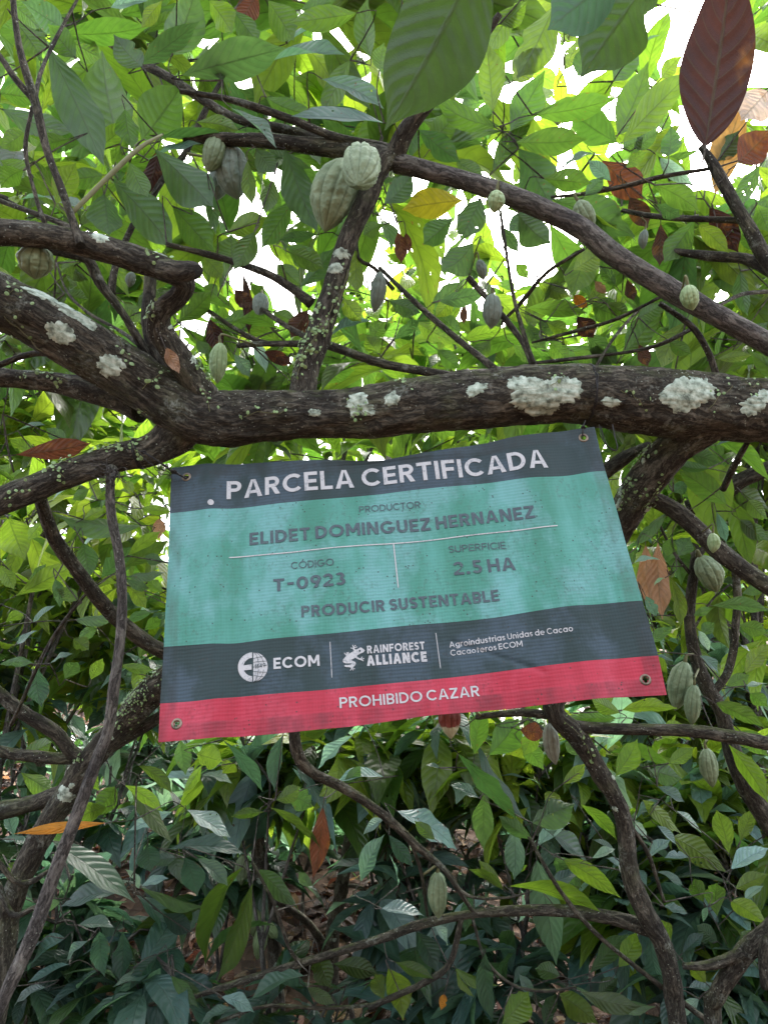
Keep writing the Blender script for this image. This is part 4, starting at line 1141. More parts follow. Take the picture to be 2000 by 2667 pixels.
for dy, bow in ((-72, 14), (-40, 8), (40, -8), (72, -14)):
    xx = math.sqrt(max(CR ** 2 - dy ** 2, 0))
    emb.append(ribbon([(CX + 5 + k * (xx - 2), CY + dy + bow * (1 - (1 - k) ** 2) * -1 + bow) for k in np.linspace(0, 1, 10)], 3))
for fx in (0.38, 0.75):
    emb.append(ribbon([(CX + 5 + CR * fx * math.cos(a), CY + CR * math.sin(a)) for a in np.linspace(-1.45, -0.22, 12)], 3))
    emb.append(ribbon([(CX + 5 + CR * fx * math.cos(a), CY + CR * math.sin(a)) for a in np.linspace(0.2, 1.45, 12)], 3))
emblem('globe_lines', emb, 'tarp_dark', None, INK * 1.6)
q0, q1 = r3(CX + 18, CY + 13), r3(CX + 96, CY + 2)
V, T, Z = glyphs('1849', 0.15, 0.13)
qa, qb = ab(*q0), ab(*q1)
up = ab(q0[0], q0[1] - 10.5) - ab(*q0)
u = ((V[:, 0] - V[:, 0].min()) / np.ptp(V[:, 0]))[:, None]; v = ((V[:, 1] - V[:, 1].min()) / np.ptp(V[:, 1]))[:, None]
on_banner('lettering', np.column_stack([qa + (qb - qa) * u + np.array([0, up[1]]) * v, Z]), T, M['tarp_dark'], None, INK * 1.6)

frog = [[(1015,145),(1008,135),(998,130),(990,123),(980,124),(968,131),(948,142),(925,154),(900,170),(876,190),(859,210),(856,224),(864,234),(880,238),(900,238),(922,238),(915,246),(896,250),(874,249),(866,257),(876,264),(900,266),(925,264),(944,252),(951,240),(946,228),(925,219),(912,213),(930,207),(950,192),(962,178),(985,166),(1005,158)],
        ribbon([(948,186),(962,200),(980,208),(1000,206)], [16, 13, 10, 7]), ribbon([(982,208),(992,197),(996,190)], [8, 6, 7]), ribbon([(984,208),(998,216),(1006,220)], [8, 6, 7]), ribbon([(996,206),(1004,203),(1010,202)], [7, 6, 8]),
        ribbon([(955,146),(936,138),(934,122)], [14, 12, 9]), ribbon([(934,126),(930,112),(928,104)], [7, 5, 8]), ribbon([(934,126),(942,112),(948,106)], [7, 5, 8]), ribbon([(934,128),(950,122),(958,118)], [7, 5, 8]), ribbon([(934,130),(922,128),(914,126)], [7, 5, 7]),
        ribbon([(905,172),(888,176),(880,180)], [14, 11, 8]), ribbon([(882,180),(872,168),(868,162)], [7, 5, 8]), ribbon([(882,180),(884,166),(888,158)], [7, 5, 7]), ribbon([(884,178),(894,166),(898,156)], [7, 5, 8]),
        ribbon([(905,258),(918,264),(924,272)], [15, 12, 9]), ribbon([(922,270),(914,282),(910,290)], [7, 5, 8]), ribbon([(923,270),(926,282),(932,288)], [7, 5, 8]), ribbon([(922,268),(936,274),(942,280)], [7, 5, 7]), ribbon([(920,266),(934,258),(942,252)], [8, 6, 8])]
emblem('frog_emblem', frog, 'ink_white', 'white tree frog emblem')
emblem('frog_eye', [arc(979, 148, 7.5, 0, 340, 14)], 'tarp_dark', None, INK * 1.6)
V = np.array([ab(551 + 8 * math.cos(a), 1312.5 + 7.4 * math.sin(a)) for a in np.linspace(0, 6.283, 20, endpoint=False)])
on_banner('white_dot', np.vstack([V, V.mean(0)]), np.array([[j, (j + 1) % 20, 20] for j in range(20)]), M['ink_white'])

def cord(label, rows, extra=()):
    o = thing('cord', label, 'cord', rows[0][:3])
    g = Geo()
    for r in (rows, *extra):
        simple_tube(g, r, 6, 0.006, 0)
    g.build('strand', [M['cord']], o)
def cpath(pts, r):
    return np.array([[*P(x, y, d), r] for x, y, d in pts])
def knot(px, py, d, r=0.004, turns=2.5):
    c = P(px, py, d)
    k = np.linspace(0, 2 * math.pi * turns, 26)
    return np.column_stack([c + r * (np.cos(k)[:, None] * RGT + np.sin(k)[:, None] * (UPV * 0.8 - FWD * 0.6)) + RGT * ((k / k.max() - .5) * r * 1.6)[:, None], np.full(len(k), 0.0012)])
def wrap(tb, t, x, y, turns, r, pitch=0.003):
    """Cord wound round a limb at a place of the photograph."""
    s0, th0 = tb.find(*tp(t, x, y))
    k = np.linspace(0, 2 * math.pi * turns, int(40 * turns))
    V, _ = tb.surf(s0 + k / (2 * math.pi) * pitch, th0 + k, r * 0.8)
    return np.column_stack([V, np.full(len(V), r)])
h0 = proj(S(*HOLES[0]))[2]; h1 = proj(S(*HOLES[1]))[2]
cord('black cord tying the banner eyelet to the lower limb', cpath([(372, 1176, 1.535), (410, 1200, 1.535), (445, 1226, 1.54), (470, 1238, h0 - 0.012), (484, 1246, h0 - .005), (490, 1248, h0 + .02)], 0.0017),
     [wrap(TB['low'], 'E', 1010, 250, 3.2, 0.0013), cpath([(300, 1150, 1.55), (360, 1172, 1.53), (440, 1218, 1.535), (470, 1236, h0 - .01)], 0.0010), cpath([(360, 1178, 1.535), (400, 1214, 1.53), (438, 1228, 1.535), (446, 1240, 1.55), (438, 1246, 1.56)], 0.0009),
      cpath([(385, 1186, 1.54), (412, 1230, 1.54), (442, 1238, 1.54), (450, 1258, 1.54)], 0.0008), knot(452, 1229, 1.54), knot(374, 1178, 1.535, 0.0035), knot(487, 1245, h0 + 0.006, 0.0045, 4)])
cord('loops of dark wire dangling under the limb beside the top corner eyelet', cpath([(1565, 1112, 1.6), (1572, 1140, 1.58), (1585, 1165, 1.57), (1602, 1174, 1.57), (1608, 1165, 1.57), (1602, 1140, 1.58), (1595, 1105, 1.6)], 0.0014),
     [cpath([(1560, 1105, 1.6), (1566, 1138, 1.58), (1580, 1160, 1.57), (1600, 1172, 1.57)], 0.0009), cpath([(1518, 1138, h1 + .012), (1517, 1130, h1 - .006), (1519, 1112, h1 - .004), (1524, 1095, 1.57)], 0.0013), wrap(TB['limb'], 'D', 870, 1000, 2.3, 0.0012), knot(1519, 1113, h1 - .006, 0.003, 2)])

# ---------------------------------------------------------------- pods
def pod(label, t, x0, y0, x1, y1, w, d, mat='pod', dd=0.0, stalk=True, group='cacao pods'):
    """Stalk end at (x0, y0), tip at (x1, y1), w wide, all in tile pixels; dd = how much farther the tip is."""
    A = P(*tp(t, x0, y0), d); B = P(*tp(t, x1, y1), d + dd)
    ax = B - A; L = float(np.linalg.norm(ax)); ax /= L
    R = w / 2 * TILE[t][2] / F_PX * d
    a = nrm(np.cross(ax, [0.2, 0.7, 0.5])); b = np.cross(ax, a)
    nv, nu = 40, 60
    v = np.linspace(0, 1, nv + 1)[:, None]; th = np.linspace(0, 2 * math.pi, nu + 1)[None, :]
    prof = np.where(v < 0.14, np.sqrt(np.clip(v / 0.14, 0, 1)) * 0.62 + 0.0, 0)
    prof = np.interp(v, [0, .03, .10, .2, .35, .5, .65, .78, .88, .95, .985, 1], [0.16, .40, .64, .84, .98, 1, .90, .70, .44, .21, .09, 0.0])
    ker = np.hanning(5); ker /= ker.sum()
    prof = np.convolve(np.pad(prof[:, 0], 2, mode='edge'), ker, 'valid')[:, None]; prof[-1] = 0
    rid = np.abs(np.sin(5 * th)); rid2 = np.abs(np.sin(10 * th))
    fade = np.clip(np.minimum(v / 0.06, (1 - v) / 0.06), 0, 1)
    r = R * prof * (1 - 0.11 * (1 - rid ** 0.7) * fade - 0.035 * (1 - rid2) * fade)
    sd = random.uniform(0, 90)
    C = np.stack([np.cos(th) * prof * 3 + sd, np.sin(th) * prof * 3, v * 6 + 0 * th], -1)
    thn = np.where(np.arange(nu + 1) == nu, 0, th[0])[None, :]
    C = np.stack([np.cos(thn) * prof * 3.5 + sd, np.sin(thn) * prof * 3.5, v * 7 + 0 * thn], -1)
    r = r * (1 + 0.13 * fbm(C, 3) * fade + 0.06 * np.maximum(vnoise(C * 5), 0) * fade)
    bend = 0.05 * L * np.sin(v * math.pi) * random.uniform(-1, 1)
    V = A + ax * (v * L)[..., None] + (a * np.cos(th)[..., None] + b * np.sin(th)[..., None]) * r[..., None] + a * bend[..., None]
    i = np.arange(nv)[:, None] * (nu + 1) + np.arange(nu)[None, :]
    F = np.stack([i, i + 1, i + nu + 2, i + nu + 1], -1).reshape(-1, 4)
    uv = np.stack(np.broadcast_arrays(th / (2 * math.pi) + 0 * v, v + 0 * th), -1).reshape(-1, 2)
    o = thing('cacao_pod', label, 'cacao pod', A, group)
    mesh_obj('husk', V.reshape(-1, 3), F, M[mat], o, uv)
    if stalk:
        best = None
        for c, rr, _ in SKEL:
            k = int(np.argmin(np.linalg.norm(c - A, axis=1)))
            q = np.linalg.norm(c[k] - A)
            if best is None or q < best[0]:
                best = (q, c[k], rr[k])
        tgt = best[1] if best[0] < 0.22 else A - ax * 0.05 + ZUP * 0.03
        g = Geo()
        sr = min(0.0045, R * 0.14)
        m1 = A - ax * min(0.02, best[0] * .5)
        simple_tube(g, np.array([[*(A + ax * L * 0.02), sr * 1.35], [*m1, sr], [*((m1 + tgt) / 2), sr * 0.9], [*tgt, sr]]), 8, 0.006, 0)
        g.build('stalk', [M['greentwig'] if mat != 'pod_black' else M['twigbark']], o)
    return o

pod('large ribbed pod pointing at the viewer in the fork of the upright branch', 'A', 1560, 655, 1545, 800, 168, 1.60, 'pod', -0.10)
pod('largest pod hanging just behind the pod that points at the viewer', 'A', 1500, 690, 1402, 1003, 196, 1.68, 'pod', 0.0)
pod('plump grey pod below the upper branch next to a ribbed smaller pod', 'A', 1000, 632, 1026, 862, 150, 1.86, 'pod_grey')
pod('ribbed green pod touching the plump grey pod', 'A', 942, 595, 898, 742, 104, 1.84, 'pod', -0.02)
pod('dark shaded pod half hidden under the plump grey pod', 'A', 945, 720, 930, 870, 90, 1.95, 'pod_grey')
pod('warty pale pod hanging under the knee-bent limb at the edge of the photo', 'C', 165, 228, 150, 377, 152, 1.42, 'pod', 0.02)
pod('smooth light pod with a dark bruise beside the fork of the thick limb', 'C', 952, 652, 938, 828, 78, 1.72, 'pod_light')
pod('small silvery pod seen end on among brown leaves', 'C', 1130, 445, 1118, 530, 72, 1.9, 'pod_grey', -0.05)
pod('tiny pod behind the dark stub under the knee-bent limb', 'C', 572, 345, 558, 412, 44, 1.9, 'pod_grey')
pod('narrow grey pod hanging alone in front of bright sky', 'C', 1642, 345, 1615, 522, 68, 1.9, 'pod_grey')
pod('small pale pod on the upper end of the long smooth branch', 'D', 488, -8, 474, 90, 74, 1.60, 'pod_light')
pod('ribbed pod half behind the long smooth branch', 'D', 838, 38, 905, 160, 92, 1.85, 'pod')
pod('small pale pod on the lower part of the long smooth branch', 'D', 1312, 402, 1335, 512, 78, 1.55, 'pod_light')
pod('grey ribbed pod in front of the sky left of the crossing twigs', 'D', 468, 440, 462, 592, 86, 1.84, 'pod_grey')
pod('small dark pod just above the grey ribbed pod', 'D', 410, 292, 432, 380, 48, 1.86, 'pod_grey')
pod('thin dark pod hanging beside the curled brown leaf', 'D', 1128, 162, 1118, 248, 42, 1.95, 'pod_grey')
pod('baby pod sprouting on the brown branch right of the banner', 'F', 985, 798, 985, 942, 92, 1.66, 'pod_light')
pod('broad pale pod hanging below the baby pod right of the banner', 'F', 895, 965, 1018, 1226, 188, 2.25, 'pod')
pod('long pale pod next to the lower corner of the banner', 'F', 785, 1725, 715, 2078, 168, 2.24, 'pod')
pod('slimmer pod overlapping the long pale pod by the banner corner', 'F', 852, 1892, 835, 2185, 120, 2.18, 'pod')
pod('pale pod with dark speckled tip under the bare horizontal branch', 'H', 1392, 165, 1420, 336, 78, 2.2, 'pod')
pod('maroon pod with a cream tip peeping out under the red band', 'H', 282, -60, 290, 126, 96, 1.98, 'pod_red')
pod('small green pod far behind under the banner', 'H', 152, 118, 82, 182, 48, 3.2, 'pod_light')
pod('mottled pale dried pod beside the trunk just under the red band', 'H', 715, 55, 742, 238, 72, 2.06, 'pod_black')
pod('pale pod with brown tip hanging above the lower horizontal branch', 'H', 232, 700, 236, 905, 86, 2.16, 'pod')
pod('light green pod uppermost of the trio on the spotted trunk', 'G', 1107, 845, 1098, 985, 62, 3.1, 'pod_light')
pod('light green pod lowest of the trio on the spotted trunk', 'G', 1138, 928, 1112, 1082, 60, 3.05, 'pod_light')
pod('short green pod standing out sideways from the trio on the spotted trunk', 'G', 1148, 918, 1198, 988, 52, 3.1, 'pod_light')
pod('slim green pod beside the upper part of the spotted trunk', 'G', 1060, 545, 1028, 612, 36, 3.15, 'pod_light')
pod('pale pod half covered by a leaf on the spotted trunk', 'G', 1052, 628, 1042, 758, 62, 3.1, 'pod')
pod('small far pod on the thin stem above the hanging brown leaf', 'G', 1450, 330, 1440, 402, 38, 3.4, 'pod_light')
pod('tiny pod on the leaning spotted trunk', 'G', 1525, 800, 1518, 850, 30, 3.5, 'pod_light')

# ---------------------------------------------------------------- leaves set by eye from the photograph: bx by tx ty width kind
HAND = {
'A': (1.75, '''270 145 650 110 120 g/210 200 450 715 190 d/520 620 440 215 235 g/612 605 790 360 215 g/745 235 850 -60 185 d/610 275 862 90 110 d/790 322 1238 205 185 d/962 345 930 190 90 d/1150 270 1490 235 85 s/612 285 490 145 130 d/270 115 90 0 130 d/270 150 440 250 120 g/
 10 470 320 570 115 d/0 400 155 425 100 g/70 90 180 245 150 g/450 838 472 1015 165 d/490 778 752 1075 175 d/668 643 922 890 205 d/445 755 262 772 100 g/690 592 1062 660 55 d/1000 465 1195 640 195 s/1230 640 1372 1003 175 d/1600 245 1590 -20 105 g/1540 55 1248 95 115 g/1240 185 1430 108 85 s/
 1160 0 1270 172 150 g/905 0 1002 140 125 y/1392 340 1659 470 80 s/1659 530 1258 500 62 s/1150 420 1362 490 105 g/1512 258 1390 492 105 g/850 525 1032 562 95 y/1182 778 1150 920 82 g/1110 645 1195 745 105 d/1070 690 1090 885 72 y/985 1002 1152 935 115 y/1262 868 1128 1072 115 g/
 1003 1145 1000 1008 145 g/745 890 925 1085 155 g/1370 1012 1205 1035 55 d/1659 968 1568 1012 75 g/640 690 872 618 130 s/0 690 105 765 115 g/100 735 0 815 105 g/300 600 148 652 85 g/362 905 84 862 85 s/905 815 932 1012 65 d/540 470 575 640 110 g/
 330 250 205 100 120 g/40 0 170 120 130 g/480 30 640 0 90 s/700 0 610 120 70 y/1020 560 905 600 70 g/1440 620 1300 560 90 d/120 560 0 640 100 g/420 640 560 520 90 y/560 700 640 850 110 g/240 880 330 700 120 y/1300 40 1450 0 80 g/1010 40 1120 190 110 g/1250 1090 1400 1161 110 g/1100 1000 1010 1161 110 g/880 1110 960 1200 90 y/820 900 760 760 90 g/1640 300 1659 180 90 g'''),
'B': (1.85, '''600 0 455 222 115 y/470 480 438 165 135 y/545 565 695 300 155 g/640 495 1005 422 122 g/512 565 155 512 95 g/500 545 215 420 110 g/1005 615 795 478 155 g/1010 582 1142 262 155 g/1030 612 1335 300 150 y/1045 722 1135 655 62 y/432 622 178 598 110 d/570 612 878 600 130 g/580 640 722 892 190 d/
 730 860 1085 1022 185 d/580 920 722 1052 150 d/342 865 78 905 145 k/420 858 330 1042 135 d/302 940 168 1055 120 d/385 1048 248 1170 150 d/1342 950 1208 1135 125 g/1360 970 1492 1092 85 y/1170 798 1362 912 115 g/1230 672 1240 540 100 d/1190 680 1342 805 60 S/780 722 945 668 95 s/990 350 1105 180 130 d/
 780 302 850 148 72 y/842 335 862 198 70 g/1200 335 1290 238 75 y/560 345 695 200 125 y/1440 695 1532 562 110 d/1622 718 1515 892 85 d/1545 990 1659 850 110 d/0 880 125 738 115 d/470 735 650 505 100 g/1030 640 1122 590 90 g/818 1165 942 1082 120 y/505 980 582 1090 62 d/
 735 20 575 335 190 y/1100 200 1195 150 55 s/690 770 900 790 110 g/1180 880 1280 935 80 d/200 640 330 480 120 g/310 690 430 760 90 g/500 100 620 0 100 y/150 560 330 700 110 d/1500 1000 1600 930 100 g/1610 880 1659 1000 90 g/1080 640 1190 560 80 d/870 840 950 760 70 d/980 780 880 690 70 s/640 900 540 1000 90 d'''),
'C': (2.0, '''770 562 915 428 112 g/950 562 1125 540 105 g/1292 412 1445 238 95 d/1198 312 1295 402 105 g/1540 250 1542 435 85 y/1238 232 1375 312 115 g/1480 460 1562 562 92 y/1428 622 1605 555 115 s/1388 822 1535 768 85 g/590 588 642 662 70 g/535 480 625 562 80 g/278 440 385 465 75 g/330 310 258 345 70 g/
 240 300 380 380 90 g/700 480 620 420 60 g/1080 400 1150 450 60 g/940 450 880 400 70 g/1010 700 1080 800 80 s/1090 640 1150 780 60 S/1180 520 1280 560 80 g/850 640 900 700 60 g/1240 780 1180 700 80 d/1600 640 1659 560 90 g/1640 700 1580 620 90 y/20 640 130 600 90 y/60 700 0 640 80 g'''),
'D': (2.05, '''872 250 808 445 145 y/618 500 880 522 85 g/662 390 805 452 75 y/1040 695 1205 462 125 g/1305 560 1198 765 115 y/240 472 448 430 85 d/208 482 345 375 95 d/18 468 158 522 90 d/42 638 158 548 62 d/138 560 315 652 95 y/332 615 208 508 95 g/338 642 565 608 65 y/900 480 1025 535 120 g/718 640 805 735 90 g/
 878 610 1012 745 115 d/1440 722 1595 700 52 y/1420 300 1562 445 115 d/1540 340 1572 535 75 d/570 310 622 372 60 g/620 560 700 680 80 g/460 640 380 720 80 g/230 680 330 760 80 g/1100 540 1230 470 80 g/1230 640 1330 700 70 g/1460 600 1570 540 90 g/1560 640 1659 560 100 d/880 480 960 400 80 y/1000 400 930 310 60 g/
 760 600 660 560 70 g/820 690 900 740 70 g/560 660 660 740 60 g/700 560 800 600 70 y/1620 260 1540 180 80 g/1500 200 1600 120 90 y/1440 220 1330 160 80 y/960 480 1060 540 70 g/300 450 220 540 80 y'''),
'E': (2.05, '''1015 742 378 652 150 g/60 690 182 995 265 y/108 1255 535 1028 175 y/600 870 642 1125 165 d/725 1122 945 895 205 d/888 1052 1215 848 135 o/918 962 1158 785 105 y/908 1170 1052 1345 125 y/900 1130 1072 1205 85 d/918 1112 1195 1078 75 d/538 1422 855 1388 95 d/918 1432 1095 1368 85 d/358 1742 525 1668 130 s/238 1440 402 1318 135 s/
 118 1602 272 1498 135 s/268 1762 302 2055 175 v/468 1852 562 1728 130 d/528 1560 642 1642 125 o/658 1852 742 1700 105 y/878 1752 1115 1782 85 g/898 1660 1032 1755 135 s/378 562 592 450 85 S/638 390 732 565 75 y/1018 622 1238 642 85 y/0 1030 102 1205 115 y/0 1742 235 1732 85 d/398 1130 432 1335 95 d/598 902 785 768 65 S/
 500 862 705 758 60 g/828 572 925 640 70 y/40 1440 170 1380 90 y/300 720 200 850 100 y/210 1180 330 1020 110 g/560 1280 400 1200 110 g/700 1480 560 1560 100 d/1040 1500 1160 1420 100 g/1000 1700 1090 1560 110 o/600 700 760 620 90 y/250 250 60 120 120 y/480 120 330 40 110 g/640 480 520 560 90 g/960 500 870 420 80 y/60 560 200 480 60 g/130 60 330 20 110 s/1180 1000 1040 960 100 d/1170 1220 1060 1130 100 g/700 560 830 500 80 y'''),
'F': (2.15, '''1080 592 735 345 195 g/1092 478 1255 1065 195 o/1148 458 1400 640 185 o/955 332 705 278 90 d/800 215 1055 305 125 d/1010 165 1285 140 72 s/645 655 405 895 95 d/442 895 388 1045 60 d/668 1100 752 1475 115 y/848 1392 985 1338 72 g/978 1322 1400 1362 115 d/418 1012 605 988 62 S/518 1582 705 1468 95 g/1215 1805 1400 1590 135 y/
 332 2075 735 2062 115 y/312 2092 105 1985 125 y/292 2132 -20 2130 112 g/1000 2022 1365 2205 135 g/738 962 825 825 145 d/690 830 650 965 115 g/890 760 1075 852 110 d/1010 640 1082 865 42 s/888 1680 1025 1825 135 s/578 1682 722 1742 62 s/228 325 402 105 125 y/1240 300 1290 200 80 y/1100 300 1040 430 90 y/640 380 700 500 110 g/700 500 800 420 110 d/
 1180 700 1382 850 140 d/1240 560 1382 700 130 g/1180 1460 1382 1520 130 g/1200 1230 1382 1180 100 d/1180 1600 1300 1700 100 s/500 1250 580 1400 110 s/560 1500 640 1700 80 s/900 1540 1000 1440 100 d/1080 1900 1250 1820 120 g/1250 1950 1382 2050 120 g/880 1500 960 1650 90 S/1220 1900 1382 1880 110 S/640 1120 560 1180 90 S/350 180 420 60 90 y'''),
'G': (2.35, '''60 232 225 135 95 o/500 330 405 465 105 o/558 320 745 575 80 o/540 325 705 440 62 y/600 240 745 362 60 o/872 238 788 362 52 y/960 128 1135 355 60 v/1010 230 960 275 85 y/850 190 962 222 115 y/868 282 1002 318 82 S/808 432 995 552 90 S/742 440 555 522 82 S/228 568 585 835 72 s/530 785 260 852 75 s/612 760 730 728 75 S/602 772 540 688 85 S/
 600 762 885 852 52 g/588 800 755 1065 90 s/882 868 535 1002 92 o/1050 678 888 1105 92 o/1090 750 938 1175 102 o/728 602 1055 622 72 s/1120 690 1285 855 92 d/430 958 452 1155 92 v/530 958 520 1185 92 v/682 1058 558 1212 72 v/340 930 495 942 92 s/250 1250 435 1342 150 s/618 1240 965 1262 112 s/1312 1150 1085 1255 92 s/
 1525 108 1375 255 112 S/1659 290 1455 312 52 S/1222 110 1188 355 72 v/780 130 802 282 82 d/1142 440 998 462 52 o/1168 420 1395 612 42 o/1659 470 1568 542 112 S/1558 742 1662 538 92 s/1378 1050 1432 1205 112 o/1440 1098 1635 1142 92 o/38 660 122 775 112 o/640 580 652 702 112 v/800 640 852 805 112 v/850 640 985 762 70 s/
 280 988 118 1135 82 s/30 1042 135 925 85 v/380 1000 288 1085 82 s/300 560 210 520 80 d/90 270 230 350 90 y/200 380 150 290 80 y/460 420 330 470 90 y/330 250 430 350 80 y/60 560 10 420 60 s/180 1000 60 1090 80 s/300 1100 120 1180 90 s/200 1200 60 1280 90 s/420 1130 330 1220 80 s/740 1150 860 1290 60 d/960 1240 1100 1310 90 S/1010 1290 870 1355 80 s/700 880 830 960 90 v/820 960 880 860 70 s/760 640 640 660 60 v/1250 370 1350 420 110 d/1190 390 1300 330 80 o/1480 320 1560 240 60 d/1330 1200 1450 1270 60 o/1659 1250 1620 1140 80 o/1350 760 1290 700 50 d/140 820 60 760 70 s/260 830 120 870 60 d/0 560 120 580 60 s'''),
'H': (2.25, '''452 195 580 35 145 g/390 192 432 -5 95 g/398 138 612 475 62 v/320 188 575 475 92 d/412 382 285 325 122 s/430 368 430 605 102 d/640 488 825 405 150 d/640 562 495 458 72 d/560 510 562 735 115 s/660 592 805 488 110 S/700 520 895 695 62 s/660 648 745 1105 82 s/538 762 955 892 72 y/778 648 1025 815 92 y/738 640 855 772 110 d/
 520 782 408 648 62 y/512 768 365 688 42 y/850 408 1005 562 62 y/1000 285 1095 125 105 y/1118 388 1285 535 72 y/1250 548 1485 705 122 y/1490 622 1435 430 92 y/1540 565 1595 428 72 y/1520 772 1665 708 75 y/1500 690 1665 598 102 S/1440 892 1438 748 102 g/1380 830 1338 728 80 g/1500 828 1662 932 92 y/592 778 580 922 102 S/380 790 348 965 72 v/
 510 1358 625 1218 132 y/758 1228 925 1358 112 y/848 1218 1115 1282 92 o/690 1358 740 1228 72 d/818 1190 1175 1282 62 d/18 1118 82 1345 122 y/48 1090 215 1162 62 o/300 1110 495 1192 52 y/310 1118 392 1242 32 y/438 1048 472 1345 92 v/138 958 232 1135 102 v/58 438 315 605 92 S/-10 860 175 892 62 S/218 930 275 1025 92 S/
 800 22 1002 42 62 g/1250 432 1372 532 82 S/1180 500 1262 582 72 S/888 1140 1055 968 92 d/1010 1112 1092 958 92 y/1318 1200 1455 1200 42 s/1478 1160 1625 1252 132 d/1500 1300 1398 1248 62 s/1210 850 1315 882 72 s/1400 852 1380 922 82 s/1490 150 1662 405 92 y/1540 90 1659 200 100 g/768 322 872 228 62 y/1150 990 1205 1205 92 s/1290 1052 1382 968 92 s/
 1190 390 1090 470 70 s/1290 760 1180 700 80 s/1000 640 900 560 60 s/1320 640 1210 640 70 S/900 640 1000 600 50 S/1080 480 1140 560 80 S/600 150 690 260 90 g/650 60 600 200 90 y/1150 260 1290 300 100 d/1180 330 1300 400 80 s/1230 230 1340 160 70 y/1200 120 1310 70 90 y/860 200 780 140 60 d/1560 820 1640 760 90 S/1620 1050 1540 960 100 d/1360 1250 1290 1330 80 S/1600 1290 1659 1355 80 d/1440 1000 1350 930 90 d/1390 1180 1330 1110 70 y/560 1190 640 1110 80 s/640 1240 580 1140 90 s/760 1150 650 1120 80 d/920 1240 1010 1160 70 d/240 250 180 240 50 s/300 60 210 40 60 S/1240 1010 1180 900 80 y/220 560 130 480 60 o/20 540 130 680 70 v/60 760 20 620 60 s/300 880 440 820 60 S/720 760 860 700 100 s/1060 700 960 640 90 S/1120 820 1020 760 80 S/1140 640 1240 560 70 S'''),
}
crown_lv = {}
hooks = []                     # (base point, owner) still to be joined by a twig
def owner_of(p):
    best = None
    for c, r, o in SKEL:
        q = float(np.min(np.linalg.norm(c[::3] - p, axis=1)))
        if o.name.startswith('dead_stick'): continue
        if best is None or q < best[0]:
            best = (q, o)
    return best[1]
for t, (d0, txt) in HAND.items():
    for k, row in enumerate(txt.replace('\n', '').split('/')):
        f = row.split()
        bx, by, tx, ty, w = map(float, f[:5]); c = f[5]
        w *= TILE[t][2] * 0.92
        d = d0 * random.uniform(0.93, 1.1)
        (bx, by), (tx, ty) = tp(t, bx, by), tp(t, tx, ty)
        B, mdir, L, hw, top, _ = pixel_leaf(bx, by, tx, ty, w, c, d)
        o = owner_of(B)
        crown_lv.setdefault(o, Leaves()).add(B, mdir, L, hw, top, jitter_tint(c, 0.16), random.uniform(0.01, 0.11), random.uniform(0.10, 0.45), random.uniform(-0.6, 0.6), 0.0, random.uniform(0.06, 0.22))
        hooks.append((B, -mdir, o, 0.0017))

# ---------------------------------------------------------------- openings where the white sky shows
GAPS = [(579,102,60,46),(784,199,55,38),(518,560,55,50),(640,552,50,45),(741,494,42,62),(6,392,25,45),(886,96,40,60),(1476,157,105,70),(1741,120,85,95),(1800,50,70,80),(1337,102,45,55),(1440,430,70,62),(1313,410,34,42),(1890,455,50,55),
        (1814,500,45,35),(1096,603,52,44),(1340,650,70,52),(1965,190,40,80),(1024,729,34,38),(1241,825,60,55),(1374,687,95,52),(1434,612,70,45),(1880,757,60,40),(603,1000,42,30),(518,838,48,45),(723,783,45,45),(970,685,38,75),(663,934,34,24),
        (169,723,34,26),(1000,560,36,26),(1490,1100,60,16),(1155,690,26,28),(700,735,40,40),(1650,330,40,60),(1540,240,60,50),(480,890,30,30),(940,160,30,60)]
GX = np.array(GAPS, float)
def clear_of_sky(p):
    x, y, d = proj(p)
    if d < 0.2:
        return True
    q = ((x - GX[:, 0]) / (GX[:, 2] * 0.92)) ** 2 + ((y - GX[:, 1]) / (GX[:, 3] * 0.92)) ** 2
    return bool((q > 1).all()) or random.random() < 0.03

# more shoots of the big tree, behind the ones set by eye
far_lv = Leaves()
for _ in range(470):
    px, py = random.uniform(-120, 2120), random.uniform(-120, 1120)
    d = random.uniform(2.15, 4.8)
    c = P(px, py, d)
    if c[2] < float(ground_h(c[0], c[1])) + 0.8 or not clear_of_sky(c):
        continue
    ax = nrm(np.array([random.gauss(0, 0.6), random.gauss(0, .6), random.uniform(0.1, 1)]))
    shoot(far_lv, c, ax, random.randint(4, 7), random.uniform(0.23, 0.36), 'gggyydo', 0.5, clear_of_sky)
    hooks.append((c, -ax, main, 0.0026))

